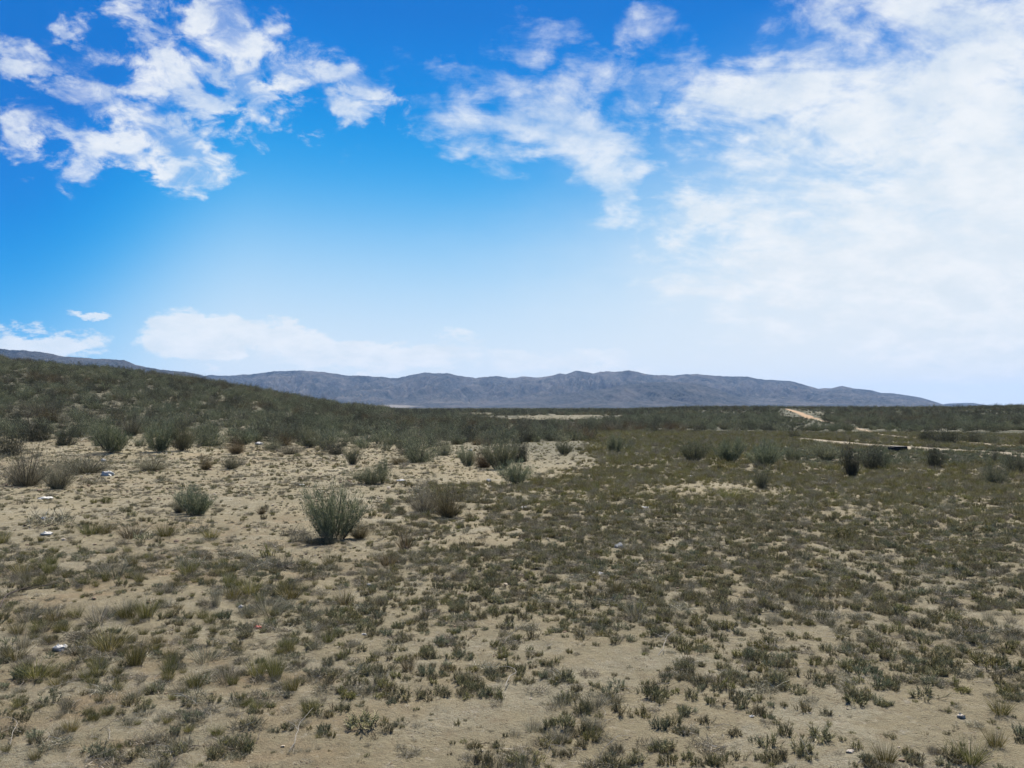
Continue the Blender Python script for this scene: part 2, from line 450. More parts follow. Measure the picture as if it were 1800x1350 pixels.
def norm_unit(*arrs):
    """scale arrays together so that the crown is 1 wide and 1 high"""
    V = arrs[-1]
    cx, cy = np.median(V[:, 0]), np.median(V[:, 1])
    rad = np.percentile(np.hypot(V[:, 0] - cx, V[:, 1] - cy), 93); hz_ = np.percentile(V[:, 2], 98)
    for A in arrs:
        A[:, 0] = (A[:, 0] - cx) * .5 / rad; A[:, 1] = (A[:, 1] - cy) * .5 / rad; A[:, 2] /= hz_

def shrub_parts(seed, kind, leaves=3500, leaf_l=.075, leaf_w=.011, nst=70):
    """returns (stem arrays, foliage arrays) of a unit shrub"""
    r = np.random.default_rng(seed)
    if kind == 'sage':
        spread, foot, up = R(50), .36, .75
    elif kind == 'column':
        spread, foot, up = R(36), .20, .9
    elif kind == 'wisp':
        spread, foot, up = R(66), .25, .5
    else:
        spread, foot, up = R(80), .30, .3
    P, Dv, L, B = make_stems(r, nst, spread, foot, .25 if kind == 'sage' else .45, {'bush': 1.0, 'sage': .85}.get(kind, 0))
    clump = r.random(nst) ** .6                       # some stems carry more leaf than others
    sV, sQ, sS = ribbons(P, Dv, L * .92, np.where(r.random(nst) < .3, .02, .012), B, 3, r, .7)
    pick = r.choice(nst, leaves, p=clump / clump.sum())
    lo = {'sage': .10, 'column': .06, 'wisp': .05, 'bush': .03}[kind]
    t = lo + (1 - lo) * r.random(leaves) ** .75
    pos = P[pick] + Dv[pick] * (L[pick] * t)[:, None] + B[pick] * (L[pick] * t * t)[:, None]
    rad = {'sage': .045, 'column': .06, 'wisp': .06, 'bush': .085}[kind]
    pos = pos + r.normal(0, rad, (leaves, 3)) * (.75 + .5 * t)[:, None]
    pos[:, 2] = np.maximum(pos[:, 2], .015)
    dv = unit(Dv[pick] * up + r.normal(0, .38, (leaves, 3)) + np.array([0, 0, .35]))
    ll = leaf_l * (.5 + r.random(leaves))
    fV, fQ, fS = ribbons(pos, dv, ll, leaf_w * (.6 + .8 * r.random(leaves)), r.normal(0, .15, (leaves, 3)), 1, r, .7)
    if kind == 'wisp':
        k = leaves // 5
        P2, D2, L2, B2 = make_stems(r, k, spread, .25)
        w = ribbons(P2, D2, L2 * (.6 + .5 * r.random(k)), np.full(k, leaf_w * .55), B2 + r.normal(0, .12, (k, 3)), 3, r, .8)
        fV, fQ, fS, _ = joinr((fV, fQ, fS, 0), (w[0], w[1], w[2], 0))
    norm_unit(sV, fV)
    return (sV, sQ, sS), (fV, fQ, fS)

def grass_mesh(name, seed, mat, n=170, spread=R(42), foot=.22, w=.014, bend=.25, straw=.12, hmin=.45):
    r = np.random.default_rng(seed)
    a = r.uniform(0, 2 * np.pi, n); q = np.sqrt(r.random(n))
    P = np.stack([np.cos(a) * foot * q, np.sin(a) * foot * q, np.full(n, -.02)], -1)
    s = q * spread * r.uniform(.5, 1.1, n)
    Dv = unit(np.stack([np.cos(a) * np.tan(s), np.sin(a) * np.tan(s), np.ones(n)], -1))
    L = r.uniform(hmin, 1.05, n)
    B = np.stack([np.cos(a) * bend * r.random(n), np.sin(a) * bend * r.random(n), -.12 * r.random(n)], -1) + r.normal(0, .07, (n, 3))
    V, Q, S = ribbons(P, Dv, L, w * (.6 + .8 * r.random(n)), B, 3, r, .8)
    k = max(3, int(n * straw)); 
    pick = r.integers(0, n, k)
    P2 = P[pick] * 1.5; P2[:, 2] = 0
    D2 = unit(Dv[pick] + r.normal(0, .5, (k, 3)) * [1, 1, .3])
    D2[:, 2] = np.abs(D2[:, 2])
    V2, Q2, S2 = ribbons(P2, D2, L[pick] * .9, np.full(k, w * .8), r.normal(0, .25, (k, 3)), 3, r, .6)
    V, Q, S, Mi = joinr((V, Q, S, 0), (V2, Q2, S2, 1))
    return mesh_np(name, V, Q, mats=(mat, M['straw']), mat_idx=Mi, shade=S)

def runner(r):
    """creeping stalks lying on the soil that tie the sprigs together"""
    a = r.uniform(0, 2 * np.pi) + np.array([0, 1.6, 3.1])
    D = np.stack([np.cos(a), np.sin(a), np.zeros(3)], -1)
    return ribbons(-D * .45 + [0, 0, .01], D, np.full(3, .9), np.full(3, .014), r.normal(0, .06, (3, 3)) * [1, 1, 0], 3, r, .3)

def stub_mesh(name, seed, mat, sprigs=11, leaves=11, low=False, straw=8):
    """low herb: a handful of short leafy sprigs standing close together (unit width 1, height about .6)"""
    r = np.random.default_rng(seed)
    n = sprigs
    a = r.uniform(0, 2 * np.pi, n); q = np.sqrt(r.random(n)) * .33
    C = np.stack([np.cos(a) * q, np.sin(a) * q, np.zeros(n)], -1)
    lean = unit(np.stack([np.cos(a) * q * 1.3 + r.normal(0, .22, n), np.sin(a) * q * 1.3 + r.normal(0, .22, n), np.ones(n)], -1))
    H = r.uniform(.28, .66, n) * (1 - 1.1 * q) * (.6 if low else 1)
    V1, Q1, S1 = ribbons(C - [0, 0, .03], lean, H, np.full(n, .03), r.normal(0, .1, (n, 3)), 2, r, .5)
    m = n * leaves
    pk = np.repeat(np.arange(n), leaves)
    t = r.uniform(.05, 1, m)
    P = C[pk] + lean[pk] * (H[pk] * t)[:, None] + r.normal(0, .02, (m, 3)) * [1, 1, .3]
    P[:, 2] = np.maximum(P[:, 2], .005)
    D = unit(lean[pk] * .9 + r.normal(0, .5, (m, 3)) + [0, 0, .25])
    V2, Q2, S2 = ribbons(P, D, r.uniform(.09, .24, m) * (.8 if low else 1), r.uniform(.014, .034, m), r.normal(0, .2, (m, 3)), 2, r, .8)
    parts = [(V1, Q1, S1, 1), (V2, Q2, S2, 0)]
    parts.append(runner(r) + (1,))
    if straw:
        k = straw
        P3 = np.stack([r.uniform(-.3, .3, k), r.uniform(-.3, .3, k), r.uniform(.01, .06, k)], -1)
        D3 = unit(np.stack([r.normal(0, 1, k), r.normal(0, 1, k), r.uniform(0, .35, k)], -1))
        V3, Q3, S3 = ribbons(P3, D3, r.uniform(.2, .7, k), r.uniform(.01, .02, k), r.normal(0, .3, (k, 3)) * [1, 1, .2], 3, r, .5)
        parts.append((V3, Q3, S3, 2))
    V, Q, S, Mi = joinr(*parts)
    return mesh_np(name, V, Q, mats=(mat, M['stem'], M['straw']), mat_idx=Mi, shade=S)

def mat_mesh(name, seed, mat, n=230):
    """tangled low mat of dry grey stalks"""
    r = np.random.default_rng(seed)
    a = r.uniform(0, 2 * np.pi, n); q = np.sqrt(r.random(n)) * .5
    P = np.stack([np.cos(a) * q, np.sin(a) * q, r.uniform(0, .1, n)], -1)
    D = unit(r.normal(0, 1, (n, 3)) * [1, 1, .5] + [0, 0, .75])
    D[:, 2] = np.abs(D[:, 2])
    V, Q, S = ribbons(P, D, r.uniform(.15, .42, n) * (1 - q), r.uniform(.008, .018, n), r.normal(0, .3, (n, 3)), 2, r, .6)
    V[:, 2] = np.maximum(V[:, 2], .002)
    k = n // 9
    P3 = np.stack([r.uniform(-.3, .3, k), r.uniform(-.3, .3, k), r.uniform(.01, .12, k)], -1)
    D3 = unit(np.stack([r.normal(0, 1, k), r.normal(0, 1, k), r.uniform(0, .4, k)], -1))
    V3, Q3, S3 = ribbons(P3, D3, r.uniform(.2, .5, k), r.uniform(.008, .014, k), r.normal(0, .3, (k, 3)) * [1, 1, .2], 3, r, .5)
    rn = runner(r)
    V, Q, S, Mi = joinr((V, Q, S, 0), (V3, Q3, S3, 1), rn + (0,))
    return mesh_np(name, V, Q, mats=(mat, M['straw']), mat_idx=Mi, shade=S)

# shrub variants: near (parts), mid (single mesh), far (few big leaves)
SHRUB_MAT = {'sage': 'sage', 'column': 'green', 'wisp': 'wisp', 'bush': 'green', 'brown': 'brownish'}
def shrub_single(name, seed, kind, matk, leaves, ll, lw, nst):
    (sV, sQ, sS), (fV, fQ, fS) = shrub_parts(seed, kind, leaves, ll, lw, nst)
    V, Q, S, Mi = joinr((sV, sQ, sS, 1), (fV, fQ, fS, 0))
    return mesh_np(name, V, Q, mats=(M[matk], M['stem']), mat_idx=Mi, shade=S)

NEAR = {}
def near_parts(kind, matk, v):
    key = (kind, matk, v)
    if key not in NEAR:
        sp_, fp_ = shrub_parts(900 + v * 13 + len(kind), kind, {'sage': 8000, 'column': 3600, 'wisp': 3200, 'bush': 5600}[kind],
                               {'sage': .085, 'column': .08, 'wisp': .07, 'bush': .05}[kind], {'sage': .011, 'column': .012, 'wisp': .008, 'bush': .014}[kind], 80)
        NEAR[key] = (mesh_np('stems', sp_[0], sp_[1], mats=(M['stem'],), shade=sp_[2]),
                     mesh_np('foliage', fp_[0], fp_[1], mats=(M[matk],), shade=fp_[2]))
    return NEAR[key]

MID = []   # (mesh, weight class)
for v in range(3): MID.append(shrub_single('shrub_mid', 200 + v, 'sage', 'sage', 1500, .10, .020, 45))
for v in range(3): MID.append(shrub_single('shrub_mid', 210 + v, 'bush', 'green', 1500, .07, .024, 45))
for v in range(2): MID.append(shrub_single('shrub_mid', 220 + v, 'bush', 'sage', 1500, .07, .022, 45))
for v in range(2): MID.append(shrub_single('shrub_mid', 230 + v, 'wisp', 'wisp', 1100, .08, .014, 60))
MID.append(shrub_single('shrub_mid', 240, 'wisp', 'brownish', 1200, .08, .016, 60))
FAR = []
for v in range(3): FAR.append(shrub_single('shrub_far', 300 + v, 'bush', 'green', 420, .09, .055, 26))
for v in range(3): FAR.append(shrub_single('shrub_far', 310 + v, 'bush', 'sage', 420, .09, .055, 26))
FAR.append(shrub_single('shrub_far', 320, 'wisp', 'wisp', 300, .09, .04, 20))
FAR.append(shrub_single('shrub_far', 321, 'bush', 'brownish', 380, .09, .05, 26))

TUFT = {
    'stub': [stub_mesh('tuft', 400 + v, M['stub'], 20 + 4 * v, 14) for v in range(4)],
    'stubsage': [stub_mesh('tuft', 410 + v, M['sage'], 18 + 4 * v, 14) for v in range(3)],
    'stubolive': [stub_mesh('tuft', 420 + v, M['olive'], 18 + 4 * v, 13) for v in range(3)],
    'stubbrown': [stub_mesh('tuft', 430 + v, M['brownish'], 7 + v, 9, low=True) for v in range(2)],
    'mat': [mat_mesh('tuft', 440 + v, M['wisp']) for v in range(3)],
    'grass': [grass_mesh('tuft', 450 + v, M['olive'], 110, R(46), .26, .016) for v in range(3)],
    'bunch': [grass_mesh('tuft', 460 + v, M['bunch'], 260, R(40), .26, .011, .22) for v in range(3)],
    'dry': [grass_mesh('tuft', 470 + v, M['wisp'], 190, R(44), .28, .010, .25, .2) for v in range(3)],
    'brown': [grass_mesh('tuft', 480 + v, M['brownish'], 190, R(36), .24, .011, .2, .15) for v in range(2)],
}

# ------------------------------------------------------------------ named plants read off the photograph
def place_shrub(px, py, w, h, kind, matk, label, v=0, name='shrub', cat='shrub', group=None, parts=True):
    x, y = ground_at(px, py)
    _, _, dep = project(x, y, 0.0)
    s = dep / F
    z = float(height(x, y))
    st, fo = near_parts(kind, matk, v)
    root = bpy.data.objects.new(name, None); col.objects.link(root)
    root.empty_display_size = .2
    root.location = (x, y, z); root.rotation_euler = (0, 0, random.uniform(0, 6.28))
    ws = w * s / 1.0; hs = h * s / .95
    root.scale = (ws, ws, hs)
    tag(root, label, cat, group)
    for n, me in (('stems', st), ('foliage', fo)):
        c = bpy.data.objects.new(n, me); col.objects.link(c); c.parent = root
    taken.append((x, y, ws * .45))
    return root
taken = []

SHRUBS = [
 (632, 944, 46, 24, 'wisp', 'brownish', 'low brown skirt shrub at the right foot of the largest sage bush'),
 (548, 950, 56, 18, 'wisp', 'wisp', 'flat grey shrub in the shade left of the largest sage bush foot'),
 (575, 952, 40, 20, 'bush', 'green', 'low dark growth right in front of the largest sage bush'),
 (583, 944, 100, 86, 'sage', 'sage', 'largest grey-green sage bush standing alone on bare sand left of centre'),
 (345, 905, 66, 46, 'sage', 'sage', 'low blue-green shrub with leggy stems on bare sand at left'),
 (316, 902, 34, 34, 'wisp', 'wisp', 'thin half-bare shrub touching the left side of the blue-green shrub'),
 (787, 908, 58, 56, 'wisp', 'brownish', 'reddish brown dry bush with dark shadow near the centre'),
 (745, 900, 66, 46, 'wisp', 'wisp', 'pale grey wispy shrub just left of the reddish brown bush'),
 (650, 851, 62, 30, 'sage', 'sage', 'low spreading grey-green shrub behind the largest sage bush'),
 (672, 849, 18, 40, 'sage', 'sage', 'thin sprig on the right end of a low spreading shrub'),
 (620, 817, 32, 36, 'column', 'sage', 'small upright shrub on sand above the largest sage bush'),
 (45, 852, 92, 66, 'wisp', 'wisp', 'big rounded grey twiggy shrub at the left edge'),
 (102, 858, 62, 52, 'wisp', 'wisp', 'grey twiggy shrub leaning on the right of the big one at the left edge'),
 (150, 832, 100, 34, 'wisp', 'wisp', 'thin flat grey shrub behind white scraps at the left'),
 (268, 828, 76, 26, 'wisp', 'wisp', 'flattened grey shrub on sand below the left scrub edge'),
 (735, 812, 66, 46, 'bush', 'sage', 'broad grey-green bush left of the dark central clump'),
 (822, 819, 32, 32, 'sage', 'sage', 'blue-green shrub at the left end of the dark central clump'),
 (850, 823, 44, 38, 'wisp', 'brownish', 'brownish bush in the middle of the dark central clump'),
 (882, 825, 62, 54, 'sage', 'sage', 'tallest bush of the dark central clump'),
 (914, 813, 40, 46, 'bush', 'green', 'dark green bush at the right end of the central clump'),
 (905, 851, 58, 38, 'sage', 'sage', 'grey-blue shrub in front of the central clump, right of its foot'),
 (991, 798, 28, 22, 'sage', 'sage', 'small round sage shrub alone at the far edge of sand in the centre'),
 (1080, 796, 34, 30, 'sage', 'sage', 'green-grey shrub beside a strip of yellow grass right of centre'),
 (1105, 792, 26, 18, 'bush', 'sage', 'small grey shrub just right of the yellow grass strip'),
 (1219, 811, 56, 36, 'sage', 'sage', 'first of the three blue-grey shrubs in a row, with a reddish foot'),
 (1283, 812, 50, 38, 'sage', 'sage', 'middle of the three blue-grey shrubs in a row right of centre'),
 (1345, 820, 66, 42, 'sage', 'sage', 'widest of the three blue-grey shrubs in a row right of centre'),
 (1395, 813, 34, 24, 'sage', 'sage', 'small low shrub right beside the widest blue-grey shrub'),
 (1340, 858, 34, 42, 'wisp', 'sage', 'narrow green shrub rising above a bare pale patch'),
 (1452, 810, 56, 30, 'sage', 'sage', 'soft grey shrub left of the tall dark upright bush'),
 (1497, 838, 38, 54, 'column', 'green', 'tall dark upright bush in the row in front of the track'),
 (1536, 824, 44, 40, 'bush', 'green', 'round dark bush right of the tall dark upright one'),
 (1552, 821, 30, 40, 'bush', 'sage', 'grey bush in front of the black box by the track'),
 (1643, 822, 30, 46, 'bush', 'green', 'dark rounded bush alone right of the black box, before the track'),
 (1749, 849, 44, 40, 'bush', 'sage', 'dark round bush nearest the right edge of the plain'),
 (1748, 815, 12, 30, 'wisp', 'wisp', 'thin tall sprig above the dark bush near the right edge'),
 (1785, 832, 40, 32, 'bush', 'green', 'bush at the right edge behind the dark round one'),
 (1663, 779, 54, 29, 'bush', 'green', 'largest near-black bush beyond the pale track at right'),
 (1630, 776, 34, 24, 'bush', 'green', 'dark bush left of the near-black one beyond the track'),
 (1712, 778, 44, 24, 'bush', 'green', 'dark bush right of the near-black one beyond the track'),
 (1742, 780, 34, 22, 'bush', 'sage', 'grey-green bush beyond the track near the right edge'),
 (1798, 783, 18, 16, 'bush', 'brownish', 'orange-brown bush at the right edge by the track'),
 (1523, 773, 34, 17, 'bush', 'sage', 'rounded bush between the two pale tracks'),
 (1395, 769, 22, 11, 'bush', 'green', 'small bush at the left end of the pale track'),
 (115, 783, 44, 42, 'bush', 'green', 'dark rounded bush on pale soil at the foot of the left hill'),
 (18, 800, 50, 50, 'bush', 'green', 'dark bush cut by the left edge of the photo'),
 (64, 776, 60, 44, 'bush', 'green', 'dark bush between the left edge and the rounded bush on pale soil'),
 (195, 797, 70, 54, 'sage', 'sage', 'big grey-green bush with white twigs at its left foot'),
 (150, 762, 54, 34, 'bush', 'sage', 'rounded bush behind the white twigs at left'),
 (283, 795, 52, 48, 'sage', 'sage', 'upright feathery bush with a dark foot in the front row of the hill'),
 (318, 793, 50, 46, 'sage', 'sage', 'feathery grey bush right beside the dark-footed one'),
 (365, 784, 62, 42, 'bush', 'sage', 'broad pale bush in the front row below the hill'),
 (230, 765, 50, 42, 'wisp', 'wisp', 'brown-grey twiggy bush in the front row of the left hill'),
 (362, 826, 28, 28, 'wisp', 'brownish', 'small dark brown bush alone on sand'),
 (406, 825, 38, 24, 'wisp', 'wisp', 'small grey shrub right of the small dark brown bush'),
 (415, 797, 38, 28, 'wisp', 'brownish', 'brown dry tussock at the scrub edge'),
 (498, 783, 30, 26, 'wisp', 'brownish', 'dark brown small bush beside sand right of the white scrap'),
 (480, 790, 34, 22, 'bush', 'sage', 'low bush in front of the dark brown small bush'),
 (545, 787, 34, 34, 'sage', 'sage', 'upright grey bush at the scrub edge above open sand'),
 (510, 798, 46, 16, 'wisp', 'wisp', 'flat dark shrub on the sand right of the white scrap'),
 (590, 798, 44, 22, 'bush', 'green', 'low dark bush at the edge of the scrub above the sand'),
 (780, 800, 40, 30, 'bush', 'sage', 'soft grey bush behind the dark central clump'),
 (700, 815, 40, 18, 'wisp', 'brownish', 'low brown shrub left of the broad grey-green bush'),
 (460, 905, 18, 14, 'wisp', 'brownish', 'tiny reddish shrub on open sand right of the blue-green shrub'),
]
for i, s in enumerate(SHRUBS):
    place_shrub(*s[:7], v=i % 3)

def place_tuft(px, py, w, h, kind, label, v=0, name='grass_tuft', cat='grass tuft', group=None):
    x, y = ground_at(px, py)
    _, _, dep = project(x, y, 0.0)
    s = dep / F
    me = TUFT[kind][v % len(TUFT[kind])]
    o = link(name, me, (x, y, float(height(x, y)) - .004), (0, 0, random.uniform(0, 6.28)))
    wide = {'grass': 1.35, 'bunch': 1.2, 'dry': 1.3, 'brown': 1.1}.get(kind, 1.0)
    high = {'stub': .75, 'stubsage': .75, 'stubolive': .75, 'stubbrown': .5, 'mat': .42}.get(kind, .9)
    o.scale = (w * s / wide, w * s / wide, h * s / high)
    tag(o, label, cat, group)
    taken.append((x, y, w * s * .35))
    return o

TUFTS = [
 (158, 940, 46, 26, 'bunch', 'olive grass tuft with a dark foot, leftmost of the row on sand at left'),
 (184, 937, 38, 22, 'bunch', 'olive grass tuft second from the left of the row on sand'),
 (232, 946, 58, 30, 'brown', 'tan grass tussock in the middle of the row on sand'),
 (253, 950, 34, 20, 'stubsage', 'blue-green herb at the right foot of the tan tussock'),
 (292, 946, 44, 30, 'bunch', 'yellow-green tuft with a black shadow left of the low grey mat'),
 (372, 945, 40, 22, 'bunch', 'small olive tuft at the right end of the row on sand'),
 (348, 938, 44, 26, 'mat', 'grey tangled mat between two olive tufts'),
 (5, 955, 30, 26, 'bunch', 'green tuft cut by the left edge beside bare sand'),
 (88, 925, 74, 36, 'mat', 'grey tangled dry plant above the white bone-like scrap at left'),
 (152, 913, 14, 12, 'bunch', 'tiny olive tuft alone on bare sand at left'),
 (86, 1008, 32, 34, 'bunch', 'upright golden-green tuft near the left edge'),
 (38, 1012, 44, 30, 'bunch', 'dull green tuft between the left edge and the golden-green tuft'),
 (203, 1012, 62, 36, 'dry', 'wide grey-green grass tussock in the left foreground'),
 (234, 994, 24, 28, 'bunch', 'narrow golden tuft behind the wide grey-green tussock'),
 (330, 1008, 42, 30, 'bunch', 'soft green tuft above the tangled grey mat at left'),
 (460, 1002, 56, 36, 'mat', 'grey tangled mat, left half of the long mat below the sage bush'),
 (500, 1002, 50, 36, 'mat', 'grey tangled mat, right half of the long mat below the sage bush'),
 (578, 992, 34, 24, 'bunch', 'small green tuft below the largest sage bush'),
 (380, 1065, 26, 50, 'dry', 'tall straw-coloured tuft left of the dark olive tussock'),
 (440, 1042, 46, 36, 'bunch', 'dark olive tussock with a black hollow at its left'),
 (410, 1050, 40, 32, 'bunch', 'olive tuft joined to the left of the dark olive tussock'),
 (510, 1052, 52, 32, 'bunch', 'pale green tussock right of the dark olive tussock'),
 (470, 1075, 80, 26, 'dry', 'low pale grass below the dark olive tussock'),
 (257, 1086, 44, 42, 'bunch', 'bright olive tussock with a dark foot in the left foreground'),
 (225, 1086, 44, 36, 'bunch', 'tussock joined to the left of the bright olive one'),
 (172, 1090, 66, 34, 'dry', 'dull green tussock left of the bright olive pair'),
 (97, 1088, 44, 26, 'bunch', 'low dark olive tuft in the left foreground'),
 (48, 1090, 60, 32, 'dry', 'dull tussock beside the low dark olive tuft near the left edge'),
 (192, 1138, 72, 46, 'bunch', 'large dark tussock in the middle of the left foreground'),
 (238, 1165, 48, 56, 'bunch', 'tall green tussock right in front of the large dark one'),
 (272, 1142, 26, 22, 'bunch', 'small green tuft right of the tall green tussock'),
 (300, 1168, 32, 28, 'bunch', 'olive tuft with a dark left side in the left foreground'),
 (360, 1160, 60, 36, 'dry', 'loose tan and green tussock right of the olive tuft'),
 (25, 1155, 50, 34, 'bunch', 'green tussock at the left edge in the foreground'),
 (40, 1130, 34, 40, 'dry', 'upright grey grass tuft at the left edge'),
 (172, 1163, 28, 18, 'bunch', 'small isolated green tuft on sand in the left foreground'),
 (343, 1208, 44, 36, 'bunch', 'dark green tussock standing at the rim of bare sand'),
 (484, 1192, 40, 46, 'bunch', 'tall dark-footed olive tussock, right end of the foreground pair'),
 (452, 1190, 40, 40, 'bunch', 'olive tussock joined to the left of the tall dark-footed one'),
 (398, 1198, 66, 30, 'dry', 'dull tangled tussock left of the foreground pair'),
 (65, 1190, 70, 32, 'bunch', 'thin green grass near the left edge in the foreground'),
 (150, 1190, 30, 24, 'bunch', 'low olive grass on the sand rim in the left foreground'),
 (682, 992, 44, 30, 'brown', 'brown-footed grass tussock on sand right of centre-left'),
 (712, 962, 42, 40, 'brown', 'tan grass tuft in front of the reddish brown bush'),
 (695, 930, 24, 18, 'brown', 'small tan tuft behind the tan grass tuft'),
 (605, 1060, 40, 28, 'brown', 'brown and grey tussock in the central foreground'),
 (718, 1182, 34, 30, 'brown', 'reddish brown tuft alone in the central foreground'),
 (1105, 965, 50, 24, 'dry', 'grey grass tuft beside the white curled scrap'),
 (1082, 1045, 34, 34, 'brown', 'brown tussock among grey herbs right of centre'),
 (1115, 1090, 44, 36, 'dry', 'grey dry tussock at the rim of the bare foreground patch'),
 (1283, 878, 44, 26, 'bunch', 'rounded yellow-green tuft in front of the bare pale patch'),
 (1050, 898, 20, 14, 'bunch', 'bright green small tuft in the olive field right of centre'),
 (1100, 793, 50, 14, 'bunch', 'strip of yellow grass at the far edge of the sand'),
 (1050, 791, 50, 16, 'bunch', 'yellow grass beside the far strip, left half'),
 (1558, 1345, 50, 40, 'bunch', 'tan tussock at the bottom edge, right of centre'),
 (1705, 1340, 70, 44, 'bunch', 'largest dark tussock at the bottom right'),
 (1750, 1312, 44, 38, 'bunch', 'olive tussock near the bottom right corner'),
 (1758, 1262, 50, 30, 'bunch', 'low dark green tuft near the right edge of the foreground'),
 (1443, 1308, 46, 32, 'stub', 'grey-green leafy herb cluster in the lower right foreground'),
 (1380, 1300, 30, 32, 'stub', 'narrow upright herb left of the leafy cluster'),
 (1350, 1320, 44, 38, 'stub', 'dark leafy herb with brown foot in the lower right foreground'),
 (1410, 1328, 44, 36, 'stub', 'leafy herb in front of the two upper ones, lower right'),
 (1505, 1243, 44, 30, 'stub', 'compact leafy herb alone on sand at right'),
 (1146, 1235, 34, 30, 'stub', 'compact green herb at the right of the central foreground'),
 (720, 1232, 54, 30, 'stub', 'wide grey-green herb on bare sand in the central foreground'),
 (682, 1290, 24, 22, 'stub', 'small dark herb on bare sand near the bottom centre-left'),
 (640, 1282, 64, 26, 'stub', 'wide low herb left of the small dark herb'),
 (993, 1266, 12, 14, 'stub', 'tiny upright herb in the bare central foreground'),
 (1625, 1232, 60, 26, 'stub', 'broad herb clump right of the compact leafy herb'),
 (1655, 1160, 44, 30, 'stub', 'leafy herb clump at the right of the foreground'),
 (1735, 1180, 60, 34, 'stubolive', 'wide olive herb clump at the right edge'),
]
for i, s in enumerate(TUFTS):
    place_tuft(*s, v=i)

# ------------------------------------------------------------------ scattering
TK = np.array(taken)
def free(x, y, pad=0.0):
    ok = np.ones(len(x), bool)
    for (a, b, r_) in taken:
        ok &= np.hypot(x - a, y - b) > r_ + pad
    return ok

def sample_ring(d0, d1, dens, seed, amax=None):
    """uniform random points in the sector between two distances"""
    amax = amax or (R(64) if d0 < 6.5 else R(52) if d0 < 12 else R(44))
    r = np.random.default_rng(seed)
    n = int(dens * amax * (d1 * d1 - d0 * d0))
    d = np.sqrt(r.uniform(d0 * d0, d1 * d1, n)); a = r.uniform(-amax, amax, n)
    return d * np.sin(a), d * np.cos(a), r

# low plants on the plain
pts = []
for (d0, d1, dens, size) in ((1.6, 6.5, 330, .52), (6.5, 12, 270, .59), (12, 22, 130, .80), (22, 58, 32, 1.28)):
    x, y, r = sample_ring(d0, d1, dens, int(d0 * 100))
    cv = cover(x, y)
    n = (fbm(x / .7, y / .7, 71, 3, .6) - .5) * .85 + (fbm(x / .13, y / .13, 72, 2) - .5) * 1.35 + (r.random(len(x)) - .5) * .25 + .5
    px, py = plain_px(x, y)
    sc = size * np.clip(np.exp(r.normal(0, .42, len(x))), .4, 1.8)
    keep = ((n < cv - .06) & (r.random(len(x)) < .85)) | (r.random(len(x)) < .09)
    keep &= free(x, y) & (road_dist(x, y) > -.1 if d1 > 20 else True)
    # open left zone: keep only small things
    small = (cv < .3)
    sc = np.where(small, sc * .55, sc)
    z = r.random(len(x))
    kind = np.empty(len(x), object)
    oz = sstep(905, 860, py) * sstep(650, 900, px) if False else (1 - sstep(850, 935, py + (fbm(x / 3, y / 3, 73, 3) - .5) * 90)) * sstep(640, 820, px)
    lf = (1 - sstep(480, 680, px)) * (py > 950)
    k2 = fbm(x / 1.3, y / 1.3, 74, 3)
    for i in range(len(x)):
        if not keep[i]: continue
        u = z[i]
        if px[i] > 1330 and 790 < py[i] < 817 and u < .8: kind[i] = 'stubsage'; continue
        if oz[i] > u * .999 and u < .93:
            kind[i] = ('grass', 'grass', 'stubolive', 'dry')[r.integers(4)]
        elif lf[i] > .5:
            kind[i] = ('mat', 'mat', 'dry', 'stub', 'stub', 'stubsage', 'bunch', 'stubbrown')[r.integers(8)]
        elif k2[i] > .54:
            kind[i] = ('mat', 'stub', 'dry', 'stub', 'stubolive', 'stub')[r.integers(6)]
        else:
            kind[i] = ('stub', 'stub', 'stubsage', 'stubolive', 'stub', 'stubbrown', 'mat')[r.integers(7)]
    for i in np.nonzero(keep)[0]:
        pts.append((x[i], y[i], sc[i], kind[i], d0))

for (d0, d1, dens, size) in ((2, 9, 90, .26), (9, 34, 52, .42)):
    x, y, r = sample_ring(d0, d1, dens, 9000 + int(d0))
    px, py = plain_px(x, y)
    lz = (1 - sstep(560, 980, px)) * (.4 + .6 * (py < 985))
    cl = fbm(x / .5, y / .5, 75, 3)
    keep = (r.random(len(x)) < (.25 + .75 * lz) * np.clip((cl - .38) * 5, .05, 1)) & free(x, y)
    for i in np.nonzero(keep)[0]:
        pts.append((x[i], y[i], size * float(np.exp(r.normal(0, .55))), ('stub', 'stubolive', 'stubbrown', 'stubbrown', 'mat', 'dry', 'mat')[r.integers(7)], d0))
BASE = {'stub': (.115, .105), 'stubsage': (.12, .10), 'stubolive': (.11, .105), 'stubbrown': (.10, .09), 'mat': (.19, .17),
        'grass': (.10, .10), 'bunch': (.11, .11), 'dry': (.105, .10)}
TLIST = [(k, v) for k in TUFT for v in range(len(TUFT[k]))]
TIDX = {kv: i for i, kv in enumerate(TLIST)}

